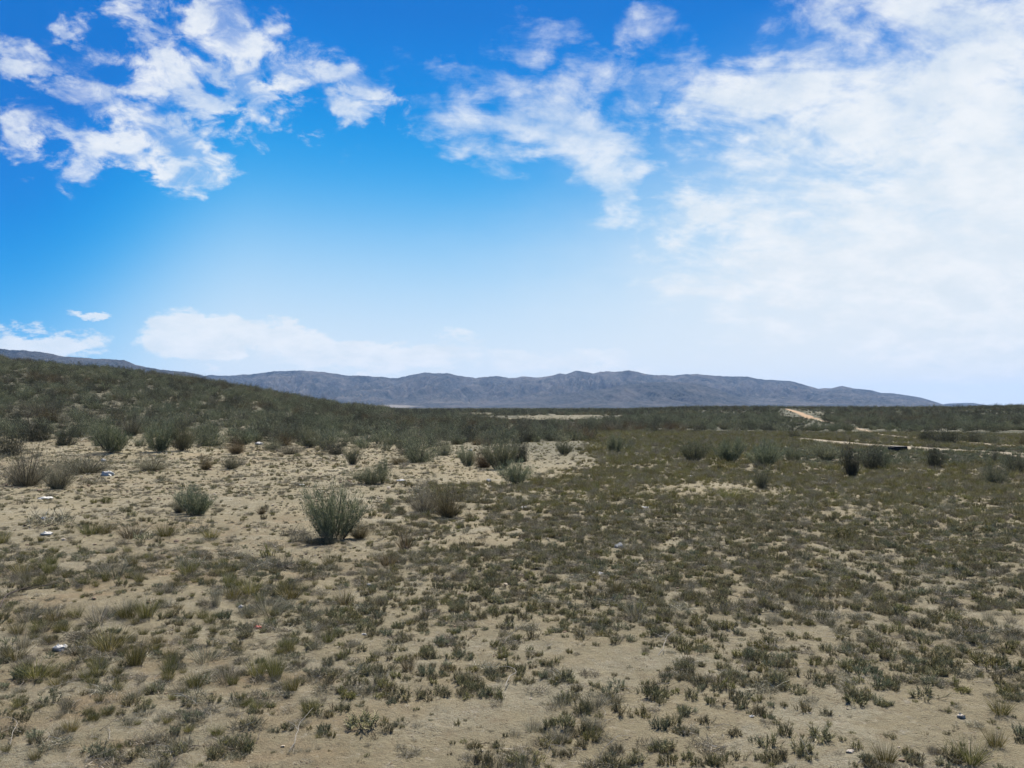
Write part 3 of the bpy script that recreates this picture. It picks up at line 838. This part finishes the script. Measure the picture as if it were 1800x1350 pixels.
rr = np.random.default_rng(99)
X = np.array([p[0] for p in pts]); Y = np.array([p[1] for p in pts]); S = np.array([p[2] for p in pts])
Z = height(X, Y) - .004
K = [p[3] for p in pts]
W = np.array([BASE[k][0] for k in K]) * S; H = np.array([BASE[k][1] for k in K]) * S
VI = rr.integers(0, 99, len(pts))
ROT = np.stack([rr.normal(0, .1, len(pts)), rr.normal(0, .1, len(pts)), rr.uniform(0, 6.28, len(pts))], -1)
SCL = np.stack([W, W, H * rr.uniform(.8, 1.25, len(pts))], -1)
px, py, dep = project(X, Y, Z)
inframe = (px > -10) & (px < 1810) & (py < 1365)
showing = np.where(inframe, W * H / dep ** 2, 0)
order = np.argsort(-showing)
solo = set(order[:max(0, 300 - len(TUFTS))].tolist())
KNAME = {'stub': 'grey-green leafy herb tuft', 'stubsage': 'blue-grey leafy herb tuft', 'stubolive': 'olive leafy herb tuft', 'stubbrown': 'small brown dry herb tuft',
         'mat': 'tangled grey mat of dry stalks', 'grass': 'olive grass tuft', 'bunch': 'yellow-green grass tuft', 'dry': 'pale dry grass tuft'}
def zone(a, b):
    row = 'bottom' if b > 1230 else ('lower foreground' if b > 1100 else 'middle foreground')
    side = 'far left' if a < 360 else 'left of centre' if a < 720 else 'centre' if a < 1080 else 'right of centre' if a < 1440 else 'far right'
    return f'in the {row}, {side}'
for i in solo:
    k = K[i]
    o = link('grass_tuft' if k in ('grass', 'bunch', 'dry', 'mat') else 'herb_tuft', TUFT[k][VI[i] % len(TUFT[k])],
             (X[i], Y[i], Z[i]), ROT[i], SCL[i])
    zn = zone(px[i], py[i])
    tag(o, f'{KNAME[k]} on sand {zn}', 'grass tuft' if k in ('grass', 'bunch', 'dry', 'mat') else 'herb tuft', f'{KNAME[k]}s {zn}')

def scatter(name, P, rot, scl, idx, meshes, label, cat):
    """one uncountable object: geometry nodes copy the plant meshes onto its points"""
    src = bpy.data.collections.new(name + '_kinds')
    for i, me in enumerate(meshes):
        o = bpy.data.objects.new(f'{name}_{i:02d}', me); src.objects.link(o)
    me = bpy.data.meshes.new(name); me.vertices.add(len(P)); me.vertices.foreach_set('co', np.asarray(P, np.float32).ravel())
    a = me.attributes.new('rot', 'FLOAT_VECTOR', 'POINT'); a.data.foreach_set('vector', np.asarray(rot, np.float32).ravel())
    a = me.attributes.new('scl', 'FLOAT_VECTOR', 'POINT'); a.data.foreach_set('vector', np.asarray(scl, np.float32).ravel())
    a = me.attributes.new('idx', 'INT', 'POINT'); a.data.foreach_set('value', np.asarray(idx, np.int32))
    o = link(name, me); tag(o, label, cat, kind='stuff')
    ng = bpy.data.node_groups.new(name, 'GeometryNodeTree')
    ng.interface.new_socket('Geometry', in_out='INPUT', socket_type='NodeSocketGeometry')
    ng.interface.new_socket('Geometry', in_out='OUTPUT', socket_type='NodeSocketGeometry')
    N = ng.nodes; L = ng.links.new
    gi = N.new('NodeGroupInput'); go = N.new('NodeGroupOutput')
    ci = N.new('GeometryNodeCollectionInfo'); ci.inputs[0].default_value = src
    ci.inputs['Separate Children'].default_value = True; ci.inputs['Reset Children'].default_value = True
    ip = N.new('GeometryNodeInstanceOnPoints'); ip.inputs['Pick Instance'].default_value = True
    def na(n, t):
        q = N.new('GeometryNodeInputNamedAttribute'); q.data_type = t; q.inputs[0].default_value = n; return q.outputs[0]
    L(gi.outputs[0], ip.inputs['Points']); L(ci.outputs[0], ip.inputs['Instance'])
    L(na('rot', 'FLOAT_VECTOR'), ip.inputs['Rotation']); L(na('scl', 'FLOAT_VECTOR'), ip.inputs['Scale']); L(na('idx', 'INT'), ip.inputs['Instance Index'])
    L(ip.outputs[0], go.inputs[0])
    md = o.modifiers.new('scatter', 'NODES'); md.node_group = ng
    return o

rest = np.array([i for i in range(len(pts)) if i not in solo])
idx = np.array([TIDX[(K[i], VI[i] % len(TUFT[K[i]]))] for i in rest])
scatter('grass', np.stack([X, Y, Z], -1)[rest], ROT[rest], SCL[rest], idx, [TUFT[k][v] for k, v in TLIST],
        'low grey-green and olive ground cover spread over the sandy plain', 'ground cover')

# shrubs: front rows, hillside, far plain, ridge
sh = []
for (d0, d1, dens, lod) in ((26, 60, 1.3, 0), (60, 130, 1.1, 0), (130, 330, .24, 1), (330, 900, .025, 1)):
    x, y, r = sample_ring(d0, d1, dens, 5000 + int(d0), R(44))
    ppx, ppy = plain_px(x, y)
    # edge of the scrub: nearer on the left, farther on the right
    edge_y = np.interp(ppx, [-400, 0, 200, 450, 600, 800, 950, 1000, 1150, 1250, 1400, 1800, 2400], [32.5, 33, 29.5, 32, 31, 33, 36, 41, 48, 54, 52, 50, 46])
    edge_y = edge_y + (fbm(x / 3.0, y * 0, 81, 3) - .5) * 6
    keep = (y > edge_y + np.where(ppx < 1050, 0, r.exponential(6.0, len(x)))) | ((ppx < 1050) & (y > edge_y - 3.5) & (r.random(len(x)) < .16))
    clump = fbm(x / 5, y / 5, 82, 3)
    thr = np.where(y < edge_y + 4, .60, .95)
    keep &= clump < thr
    keep &= (bare_far(x, y) < .30) | (r.random(len(x)) < .10)
    keep &= road_dist(x, y) > np.where(y > 60, .35, .7)
    keep &= free(x, y, .25)
    rdd = road_dist(x, y)
    sz_cut = np.where((y > 60) & (np.abs(ppx - 1408) < 42), np.clip(.30 + rdd / 14, .3, 1), 1.0)
    mid_cut = sstep(0, .35, ell(ppx, ppy, 975, 739, 160, 11))
    sz_cut = sz_cut * (1 - .6 * mid_cut)
    # thin out dense crowns of the hill so soil shows between
    sz = sz_cut * np.clip(np.exp(r.normal(0, .38, len(x))), .4, 1.55) * np.where(ppx < 700, 1.0, .92)
    base = np.interp(y, [26, 45, 130, 300, 900], [.60, .66, .80, 1.1, 2.0])
    hue = np.clip(r.random(len(x)) * .8 + (fbm(x / 11, y / 11, 83, 3) - .5) * 1.3 + .1, 0, .999)
    for i in np.nonzero(keep)[0]:
        sh.append((x[i], y[i], sz[i] * base[i], lod, hue[i], r.uniform(0, 6.28), r.uniform(.55, .85)))
sx = np.array([s[0] for s in sh]); sy = np.array([s[1] for s in sh]); ss_ = np.array([s[2] for s in sh]); lod = np.array([s[3] for s in sh])
sk = np.array([s[4] for s in sh]); srot = np.array([s[5] for s in sh]); sh_h = np.array([s[6] for s in sh])
sz_ = height(sx, sy) - .02
ppx, ppy, dep = project(sx, sy, sz_)
vis = np.where((ppx > -5) & (ppx < 1805), ss_ / dep, 0)
order = np.argsort(-vis)
solo_s = order[:max(0, 300 - len(SHRUBS))]
MW = np.cumsum([.12, .12, .11, .12, .12, .08, .09, .08, .06, .05, .05]); MW = MW / MW[-1]
FW = np.cumsum([.17, .17, .16, .14, .13, .12, .06, .05]); FW = FW / FW[-1]
mi = np.searchsorted(MW, sk); fi = np.searchsorted(FW, sk)
MNAME = ['feathery sage shrub'] * 3 + ['dark green bush'] * 3 + ['rounded grey-green bush'] * 2 + ['grey twiggy shrub'] * 2 + ['brown dry shrub']
def szone(a, b):
    if a < 360: return 'at the foot of the left hill, near the left edge'
    if a < 620: return 'at the foot of the left hill, left of centre'
    if a < 900: return 'in the scrub band below the mountains, left of centre'
    if a < 1200: return 'in the scrub band below the mountains, right of centre'
    return 'in the scrub beyond the pale track at right'
for i in solo_s:
    o = link('shrub', MID[mi[i]], (sx[i], sy[i], sz_[i]), (0, 0, srot[i]), (ss_[i] * 1.05, ss_[i] * 1.05, ss_[i] * sh_h[i]))
    z_ = szone(ppx[i], ppy[i])
    tag(o, f'{MNAME[mi[i]]} {z_}', 'shrub', f'{MNAME[mi[i]]}s {z_}')
ms = np.ones(len(sh), bool); ms[solo_s] = False
ii = np.nonzero(ms)[0]
meshes = MID + FAR
idx = np.where(lod[ii] == 0, mi[ii], len(MID) + fi[ii])
scatter('shrubbery', np.stack([sx, sy, sz_], -1)[ii], np.stack([0 * sx, 0 * sx, srot], -1)[ii],
        np.stack([ss_ * 1.1, ss_ * 1.1, ss_ * sh_h], -1)[ii], idx, meshes,
        'dark grey-green shrubs covering the hillside and the low ridge', 'scrub')

# gravel and clods
def stone_mesh(name, seed, mat, flat=.6):
    import bmesh
    bm = bmesh.new(); bmesh.ops.create_icosphere(bm, subdivisions=1, radius=.5)
    r = np.random.default_rng(seed)
    for v in bm.verts:
        v.co *= float(r.uniform(.65, 1.15)); v.co.z *= flat
    me = bpy.data.meshes.new(name); bm.to_mesh(me); bm.free(); me.materials.append(mat)
    return me
clod = plain('brown_clod', (.20, .14, .09), .95, (.12, .085, .055), 3)
palestone = plain('pale_pebble', (.36, .30, .22), .9, (.26, .21, .15), 3)
STONES = [stone_mesh('pebble', 500 + v, clod) for v in range(4)] + [stone_mesh('pebble', 510 + v, palestone, .5) for v in range(3)]
gp = []
for (d0, d1, dens, s0) in ((2, 7, 90, .012), (7, 14, 90, .021), (14, 34, 34, .038)):
    x, y, r = sample_ring(d0, d1, dens, 7000 + int(d0))
    cl = fbm(x / .7, y / .7, 91, 3)
    pxx, pyy = plain_px(x, y)
    leftz = (1 - sstep(600, 1000, pxx)) * (1 - sstep(960, 1020, pyy))
    keep = r.random(len(x)) < np.clip((cl - .42) * 3.5, .03, 1) * (.3 + .7 * leftz)
    for i in np.nonzero(keep)[0]:
        gp.append((x[i], y[i], s0 * float(np.exp(r.normal(0, .45))), r.integers(0, 7), r.uniform(0, 6.28)))
gp = np.array(gp)
gz = height(gp[:, 0], gp[:, 1]) + gp[:, 2] * .1
scatter('gravel', np.stack([gp[:, 0], gp[:, 1], gz], -1), np.stack([gp[:, 4] * .1, gp[:, 4] * .07, gp[:, 4]], -1),
        np.stack([gp[:, 2], gp[:, 2] * .8, gp[:, 2] * .7], -1), gp[:, 3], STONES, 'scattered small stones and clods of earth on the bare sand', 'gravel')

# ------------------------------------------------------------------ twigs
def twig_mesh(name, seed, mat, curl=.5, branches=2, rad=.006, n=12):
    """a curved tapering twig of unit length with a few side twigs"""
    r = np.random.default_rng(seed)
    V, Q = [], []
    def tube(path, r0, r1):
        o = len(V) and sum(len(a) for a in V)
        m = len(path); tn = unit(np.gradient(path, axis=0))
        s1 = unit(np.cross(tn, np.array([0.01, .02, 1.0]))); s2 = np.cross(tn, s1)
        ring = np.arange(5) * 2 * np.pi / 5
        rad_ = np.linspace(r0, r1, m)[:, None, None]
        P = path[:, None] + rad_ * (np.cos(ring)[None, :, None] * s1[:, None] + np.sin(ring)[None, :, None] * s2[:, None])
        V.append(P.reshape(-1, 3))
        for a in range(m - 1):
            for b in range(5):
                c = (b + 1) % 5
                Q.append((o + a * 5 + b, o + a * 5 + c, o + a * 5 + 5 + c, o + a * 5 + 5 + b))
    t = np.linspace(0, 1, n)
    ang = np.cumsum(r.normal(0, .22, n)) + curl * t * 1.5
    stp = np.stack([np.cos(ang), np.sin(ang)], -1) / (n - 1)
    p2 = np.cumsum(stp, 0) - stp[0]
    z = .03 + .07 * np.sin(np.pi * t) * r.random() + .02 * np.sin(t * 9)
    path = np.column_stack([p2[:, 0] - .5, p2[:, 1], z])
    tube(path, rad, rad * .35)
    for b in range(branches):
        k = r.integers(3, n - 3); a0 = ang[k] + r.choice([-1, 1]) * r.uniform(.4, .9)
        m = 6; tt = np.linspace(0, r.uniform(.18, .4), m)
        br = path[k] + np.column_stack([np.cos(a0 + tt) * tt, np.sin(a0 + tt) * tt, tt * r.uniform(0, .4)])
        tube(br, rad * .6, rad * .25)
    return mesh_np(name, np.concatenate(V), np.array(Q), mats=(mat,), smooth=True)

TW_P = [twig_mesh('twig', 600 + i, M['pale_stem'], random.uniform(-1.4, 1.4), i % 3, .0075) for i in range(6)]
TW_D = [twig_mesh('twig', 620 + i, M['dark_stem'], random.uniform(-.4, .4), i % 2, .012) for i in range(3)]
TWIGS = [  # endpoints in the photo
 (18, 1312, 40, 1280, 0, 'pale curved twig at the bottom left of the foreground'),
 (190, 1305, 226, 1277, 0, 'pale straight twig leaning over herbs, lower left'),
 (300, 1212, 385, 1226, 0, 'long pale stick lying flat below the dark green tussock'),
 (495, 1081, 552, 1086, 1, 'dark stick lying on sand in the left foreground'),
 (506, 1325, 528, 1283, 0, 'pale curled twig standing up on the bare sand, bottom left'),
 (683, 1348, 708, 1328, 0, 'white stick at the bottom edge, left of centre'),
 (888, 1220, 922, 1183, 0, 'white hooked twig in the middle of the foreground'),
 (1050, 1332, 1112, 1338, 0, 'forked white branch at the bottom edge, centre'),
 (1054, 1335, 1060, 1290, 0, 'thin white twig rising from the forked branch'),
 (1186, 1170, 1200, 1195, 0, 'pale curved twig at the right of the central bare patch'),
 (1156, 1162, 1172, 1135, 0, 'pale bent twig beside low herbs right of centre'),
 (1338, 1083, 1392, 1081, 1, 'black stick lying across grey herbs at right'),
 (1600, 1302, 1632, 1316, 0, 'pale twig on bare sand at the lower right'),
 (0, 1072, 40, 1042, 2, 'bare brown branch rising at the left edge'),
 (192, 1130, 205, 1110, 0, 'white twig in front of the large dark tussock'),
 (392, 1052, 424, 1040, 0, 'white twig across the dark olive tussock'),
 (90, 1210, 145, 1190, 0, 'pale double twig in the left foreground'),
 (885, 1145, 889, 1112, 0, 'short white upright twig in the central foreground'),
 (1005, 1340, 975, 1310, 0, 'pale twig below herbs at the bottom centre'),
 (1425, 1345, 1428, 1300, 0, 'pale twig standing beside the leafy herbs, lower right'),
 (1352, 1172, 1365, 1160, 0, 'short pale stalk among herbs right of centre'),
 (142, 778, 154, 762, 0, 'white bare twigs under a bush at the foot of the left hill'),
 (335, 912, 300, 918, 0, 'pale dead branch lying under the blue-green shrub'),
]
for i, (x0, y0, x1, y1, kd, lab) in enumerate(TWIGS):
    a = ground_at(x0, max(y0, y1)); b = ground_at(x1, y1 if abs(x1 - x0) > 15 else max(y0, y1) - abs(y1 - y0) * .4)
    cx, cy = (a[0] + b[0]) / 2, (a[1] + b[1]) / 2
    L_ = max(math.hypot(a[0] - b[0], a[1] - b[1]), .06)
    up = abs(y1 - y0) / F * cy if abs(x1 - x0) <= 24 else 0
    me = (TW_D if kd == 1 else TW_P)[i % (3 if kd == 1 else 6)]
    if kd == 2: me = twig_mesh('branch', 640, M['stem'], .2, 4, .009, 14); up = .12
    L_ = math.hypot(L_, up)
    o = link('twig' if kd != 2 else 'branch', me, (cx, cy, float(height(cx, cy)) + up * .45), (0, -math.asin(min(.95, up / L_)) , math.atan2(b[1] - a[1], b[0] - a[0])), (L_,) * 3)
    tag(o, lab, 'twig' if kd != 2 else 'branch')

r = np.random.default_rng(321)
x1, y1, r = sample_ring(2.0, 6, 110, 8001); x2, y2, r = sample_ring(6, 15, 60, 8002)
tx = np.concatenate([x1, x2]); ty = np.concatenate([y1, y2])
n_ = fbm(tx / .8, ty / .8, 95, 3)
kp = (n_ > .45) & (cover(tx, ty) > .15 + .3 * r.random(len(tx)))
tx, ty = tx[kp], ty[kp]
k_ = len(tx)
ln = .035 + .13 * r.random(k_) ** 2.2
scatter('dry_twigs', np.stack([tx, ty, height(tx, ty) + .004], -1), np.stack([r.normal(0, .15, k_), r.normal(-.1, .2, k_), r.uniform(0, 6.28, k_)], -1),
        np.stack([ln, ln, ln], -1), r.integers(0, 9, k_), TW_P + [twig_mesh('twig', 660 + i, M['stem'], .4, i, .010) for i in range(3)],
        'dry pale twigs and straw lying among the tufts', 'dry twigs')

# ------------------------------------------------------------------ litter
def scrap_mesh(name, seed, mat, flat=.35):
    """crumpled scrap of sheeting: a folded blob with creases"""
    import bmesh
    bm = bmesh.new(); bmesh.ops.create_icosphere(bm, subdivisions=3, radius=.5)
    for v in bm.verts:
        c = v.co
        n = float(vnoise(c.x * 5 + seed, c.y * 5 + c.z * 3, seed)) ; n2 = float(vnoise(c.x * 11 + seed, c.y * 11 - c.z * 7, seed + 3))
        k = .55 + .7 * n + .25 * n2
        v.co = Vector((c.x * k, c.y * k * .8, c.z * k * flat * (1 + abs(n2 - .5) * 2)))
    me = bpy.data.meshes.new(name); bm.to_mesh(me); bm.free(); me.materials.append(mat)
    return me
LIT = [
 (80, 876, 24, 6, 'white', 'flat white scrap lying on sand below the grey shrubs at left'),
 (188, 838, 22, 9, 'white', 'largest white crumpled scrap right of the grey shrubs at left'),
 (182, 810, 9, 7, 'white', 'small white scrap caught in the thin flat grey shrub'),
 (76, 913, 9, 6, 'white', 'tiny white scrap caught in the grey tangled dry plant'),
 (81, 942, 20, 8, 'white', 'long white scrap below the grey tangled dry plant at left'),
 (108, 1135, 26, 12, 'white', 'white crumpled plastic on sand in the left foreground'),
 (456, 781, 14, 6, 'white', 'white scrap at the scrub edge left of centre'),
 (530, 855, 12, 5, 'white', 'white scrap on sand just above the largest sage bush'),
 (705, 846, 18, 4, 'bluish', 'pale bluish sheet lying on sand in the centre-left'),
 (827, 793, 6, 5, 'white', 'bright white speck above the dark central clump'),
 (858, 846, 9, 8, 'white', 'small white and dark scrap left of the grey-blue shrub'),
 (1089, 960, 16, 9, 'white', 'white curled scrap in the grey herbs right of centre'),
 (1050, 1010, 24, 5, 'white', 'torn pale plastic strip among herbs right of centre'),
 (922, 894, 14, 5, 'white', 'pale flat scrap among grass near the centre'),
 (1139, 764, 6, 5, 'white', 'tiny white speck on the far plain'),
 (1093, 833, 12, 4, 'white', 'white scrap in the olive grass right of centre'),
 (1132, 893, 14, 4, 'white', 'thin white scrap in the olive grass, nearer than the other'),
 (424, 1065, 9, 9, 'white', 'small white scrap below the dark olive tussock'),
 (453, 1109, 13, 7, 'red', 'small red scrap of plastic in the left foreground'),
 (640, 1117, 8, 5, 'white', 'tiny white scrap left of the central foreground'),
 (648, 1033, 9, 6, 'white', 'tiny pale scrap in grey grass, centre-left'),
 (1321, 1265, 8, 5, 'white', 'tiny white scrap on sand at the lower right'),
 (1690, 1266, 13, 10, 'stone', 'pale pointed stone on sand at the lower right'),
 (1494, 1330, 14, 7, 'stone', 'flat pale stone near the bottom right'),
 (1215, 838, 12, 4, 'white', 'faint white scrap left of the narrow green shrub'),
]
for i, (a, b, w, h, mk, lab) in enumerate(LIT):
    x, y = ground_at(a, b); s = y / F
    o = link('stone' if mk == 'stone' else 'litter_scrap', scrap_mesh('scrap', 700 + i, M[mk], .5 if h / w > .4 else .3),
             (x, y, float(height(x, y)) + h * s * .25), (0, 0, random.uniform(-.5, .5)), (w * s * 1.0, w * s * .9, max(h * s * (1.0 if mk == 'stone' else 1.7 if w > 12 else 1.0), .01)))
    tag(o, lab, 'stone' if mk == 'stone' else 'litter')

# dark low box on stubby legs beside the track
import bmesh
def box_bm(parts, bevel=.012):
    bm = bmesh.new()
    for (cx, cy, cz, lx, ly, lz) in parts:
        g = bmesh.ops.create_cube(bm, size=1)
        for v in g['verts']: v.co = Vector((cx + v.co.x * lx, cy + v.co.y * ly, cz + v.co.z * lz))
    bmesh.ops.bevel(bm, geom=bm.edges[:], offset=bevel, segments=2, affect='EDGES')
    return bm
x, y = ground_at(1578, 796); s = y / F
root = link('low_box', None, (x, y, float(height(x, y)) - .01), (0, 0, .12))
tag(root, 'low black box on short legs beside the pale track', 'box')
def part(name, parts, mat):
    bm = box_bm(parts); me = bpy.data.meshes.new(name); bm.to_mesh(me); bm.free(); me.materials.append(mat)
    return link(name, me, parent=root)
u = s
part('body', [(0, 0, 7.2 * u, 28 * u, 16 * u, 5.5 * u)], M['black'])
part('lid', [(2 * u, 0, 10.6 * u, 24 * u, 17 * u, 1.2 * u)], M['black'])
for lx in (-11, 1, 12):
    part('leg', [(lx * u, 0, 2.2 * u, 3.5 * u, 12 * u, 4.4 * u)], M['black'])

# ------------------------------------------------------------------ haze
bm = bmesh.new(); g = bmesh.ops.create_cube(bm, size=1)
for v in g['verts']: v.co = Vector((v.co.x * 30000, v.co.y * 31000, (v.co.z + .5) * 480 - 50))
me = bpy.data.meshes.new('haze'); bm.to_mesh(me); bm.free()
hz = bpy.data.materials.new('haze'); hz.use_nodes = True; t = NT(hz.node_tree)
pv = t.n('ShaderNodeVolumePrincipled', ins={'Color': (.26, .50, .92, 1), 'Density': 2.8e-5, 'Anisotropy': .2})
out = t.n('ShaderNodeOutputMaterial'); hz.node_tree.links.new(pv.outputs[0], out.inputs['Volume'])
me.materials.append(hz)
tag(link('haze', me), 'thin bluish air haze over the whole plain', 'haze', kind='stuff')

# ------------------------------------------------------------------ sun, sky, camera
SUN_AZ, SUN_EL = R(14), R(58)
sd = Vector((math.sin(SUN_AZ) * math.cos(SUN_EL), math.cos(SUN_AZ) * math.cos(SUN_EL), math.sin(SUN_EL)))
L = bpy.data.lights.new('sun', 'SUN'); L.energy = 4.9; L.angle = R(.53); L.color = (1, .95, .87)
lo = bpy.data.objects.new('sun', L); col.objects.link(lo); lo.rotation_euler = sd.to_track_quat('Z', 'Y').to_euler(); lo.location = (0, 0, 30)

world = bpy.data.worlds.new('World'); scene.world = world; world.use_nodes = True
t = NT(world.node_tree)
sky = t.n('ShaderNodeTexSky', sky_type='NISHITA', sun_disc=False, sun_elevation=SUN_EL, sun_rotation=SUN_AZ, air_density=1.0, dust_density=.6, ozone_density=2.5)
G = t.n('ShaderNodeTexCoord').outputs['Generated']
sep = t.n('ShaderNodeSeparateXYZ', ins={0: G})
gx, gy, gz = sep.outputs
az = t.math('ARCTAN2', gx, gy)                       # 0 straight ahead, + to the right
el = t.math('ARCSINE', gz)
def pix(px_, py_):
    a = math.atan((px_ - 900) / F); e = math.atan((717 - py_) / F * math.cos(a)); return a, e
# domain for cloud texture: a flat layer seen in perspective
zz = t.math('ADD', t.math('MAXIMUM', gz, 0.0), .40)
cx_ = t.math('DIVIDE', gx, zz); cy_ = t.math('DIVIDE', gy, zz)
cv_ = t.n('ShaderNodeCombineXYZ', ins={0: cx_, 1: cy_, 2: 0.0}).outputs[0]
def nzz(scale, det, rough, off=0.0, stretch=None, dist=0.0):
    mp = t.n('ShaderNodeMapping', ins={0: cv_, 1: (off, off * .7, off), 2: (0, 0, stretch[0] if stretch else 0), 3: (1, stretch[1] if stretch else 1, 1)}).outputs[0]
    return t.n('ShaderNodeTexNoise', ins={'Vector': mp, 'Scale': scale, 'Detail': det, 'Roughness': rough, 'Distortion': dist}).outputs[0]
w1 = nzz(5.0, 7, .6, 3.0); w2 = nzz(5.0, 7, .6, 9.0)
aw = t.math('MULTIPLY_ADD', t.math('SUBTRACT', w1, .5), .17, az)
ew = t.math('MULTIPLY_ADD', t.math('SUBTRACT', w2, .5), .10, el)
dv = t.n('ShaderNodeCombineXYZ', ins={0: aw, 1: ew, 2: 0.0}).outputs[0]
def blob(px_, py_, rx, ry, s, ang=0.0, inner=.25):
    a, e = pix(px_, py_)
    sub = t.n('ShaderNodeVectorMath', operation='SUBTRACT', ins={0: dv, 1: (a, e, 0)}).outputs[0]
    rot = t.n('ShaderNodeVectorRotate', rotation_type='Z_AXIS', ins={'Vector': sub, 'Angle': R(ang)}).outputs[0]
    scl = t.n('ShaderNodeVectorMath', operation='MULTIPLY', ins={0: rot, 1: (F / rx, F / ry, 0)}).outputs[0]
    ln = t.n('ShaderNodeVectorMath', operation='LENGTH', ins={0: scl}).outputs['Value']
    return t.ss(ln, inner, 1.0, s, 0.0)
def add(lst):
    v = lst[0]
    for k in lst[1:]: v = t.math('MAXIMUM', v, k)
    return v
left = add([blob(210, 225, 260, 120, 1.0), blob(330, 90, 210, 140, 1.0), blob(460, 160, 230, 120, .98), blob(300, 290, 170, 45, .85),
            blob(40, 105, 80, 34, .95), blob(20, 235, 60, 50, .95), blob(140, 55, 50, 30, .72), blob(250, 60, 110, 50, .75), blob(610, 180, 170, 60, .82),
            blob(420, 20, 130, 50, .7)])
mid = add([blob(700, 110, 110, 90, .62, 30), blob(860, 190, 220, 130, .85, 30), blob(1030, 230, 210, 120, 1.0, 25), blob(760, 170, 190, 90, .7, 10), blob(1090, 320, 100, 110, .9, 40),
           blob(960, 60, 170, 90, .78), blob(1180, 90, 140, 140, .66), blob(1050, 120, 120, 60, .7)])
right = add([blob(1560, 300, 520, 380, 1.0, -30, .35), blob(1500, 90, 380, 170, .95, -20), blob(1750, 420, 430, 330, 1.1, 0, .4), blob(1260, 180, 150, 110, .8),
             blob(1400, 480, 330, 160, .85, -15, .3), blob(1700, 20, 240, 70, .70), blob(1200, 420, 60, 40, .6), blob(1300, 330, 150, 110, .75)])
low = add([blob(370, 595, 165, 70, .95), blob(60, 600, 150, 50, .85), blob(165, 545, 70, 14, .6), blob(480, 600, 80, 42, .85), blob(650, 625, 300, 55, .75), blob(1000, 635, 260, 45, .6)])
fine = nzz(6.5, 10, .60, 1.7); tex = nzz(11, 8, .62, 5.1); str_ = nzz(3.6, 10, .62, 7.7, (R(-40), 2.0), .4)
def cloud(mask, noise, gain, thr, soft):
    v = t.math('MULTIPLY_ADD', t.math('SUBTRACT', noise, .5), gain, mask)
    return t.math('MULTIPLY', t.ss(v, thr, thr + soft), t.ss(mask, .0, .25))
fine2 = nzz(13, 10, .60, 4.4, None, .3)
cl = cloud(t.math('MULTIPLY', left, .72), t.math('MULTIPLY_ADD', t.math('SUBTRACT', fine, .5), .5, fine2), 3.4, .24, .62)
cl = t.math('MULTIPLY', cl, t.ss(tex, .22, .66, .45, .94))
puff = nzz(17, 9, .58, 2.9, None, .5)
cl = t.math('MULTIPLY', cl, t.ss(puff, .34, .56, .30, 1.0))
cm = t.math('MULTIPLY', cloud(mid, t.math('MULTIPLY_ADD', t.math('SUBTRACT', fine2, .5), .9, str_), 2.2, .36, .9), t.ss(tex, .2, .66, .30, .82))
cr = cloud(right, t.math('MULTIPLY_ADD', t.math('SUBTRACT', fine2, .5), .7, str_), 2.8, .30, .95)
cr = t.math('MULTIPLY', cr, t.ss(tex, .25, .62, .80, .94))
clo = t.math('MULTIPLY', cloud(low, fine, 1.1, .30, .35), .85)
cld = t.math('MAXIMUM', t.math('MAXIMUM', cl, cm), t.math('MAXIMUM', cr, clo))

K = 4.67
left_deep = t.ss(az, R(-17), R(-34), 0.0, .17)       # edge vignetting painted into the sky colour: deeper blue towards the left
ele = t.math('ADD', el, left_deep)
rmp = t.n('ShaderNodeValToRGB', ins={0: ele})
cr_ = rmp.color_ramp; cr_.interpolation = 'B_SPLINE'
STOPS = [(0, (.80, .85, .89)), (.05, (.74, .83, .91)), (.116, (.54, .74, .92)), (.183, (.31, .61, .90)), (.25, (.07, .43, .85)), (.314, (0, .31, .79)),
         (.375, (.0, .235, .73)), (.45, (0, .18, .67)), (1.0, (0, .11, .45))]
while len(cr_.elements) < len(STOPS): cr_.elements.new(.5)
for e_, (p_, c_) in zip(cr_.elements, STOPS): e_.position = p_; e_.color = (c_[0], c_[1], c_[2], 1)
tint = t.mix(1.0, rmp.outputs[0], (K, K, K, 1), 'MULTIPLY')
base = t.mix(.985, sky.outputs[0], tint)
veil = blob(1900, 600, 1100, 600, .92, 0, .2)
base = t.mix(veil, base, (K * .80, K * .86, K * .91, 1))
white = t.mix(t.ss(tex, .25, .7), (K * .74, K * .82, K * .89, 1), (K * .90, K * .93, K * .96, 1))
colr = t.mix(cld, base, white)
bg = t.n('ShaderNodeBackground', ins={'Color': colr, 'Strength': .1})
t.n('ShaderNodeOutputWorld', ins={0: bg.outputs[0]})
world.cycles.sampling_method = 'MANUAL'; world.cycles.sample_map_resolution = 512

cam = bpy.data.cameras.new('camera'); cam.lens = 28.8; cam.sensor_width = 36; cam.clip_end = 40000; cam.clip_start = .05
co = bpy.data.objects.new('camera', cam); col.objects.link(co); co.location = (0, 0, CAM_Z); co.rotation_euler = (R(90) + PITCH, 0, 0)
scene.camera = co

vs = scene.view_settings; vs.view_transform = 'Standard'; vs.look = 'None'; vs.exposure = 1.1; vs.gamma = 1
cy = scene.cycles
cy.max_bounces = 5; cy.diffuse_bounces = 3; cy.glossy_bounces = 1; cy.transmission_bounces = 3; cy.volume_bounces = 0; cy.transparent_max_bounces = 4
cy.use_denoising = True; cy.denoising_prefilter = 'ACCURATE'; cy.denoising_input_passes = 'RGB_ALBEDO_NORMAL'
cy.caustics_reflective = False; cy.caustics_refractive = False
print('tufts', len(pts), 'shrubs', len(sh), 'gravel', len(gp), 'twigs', k_)
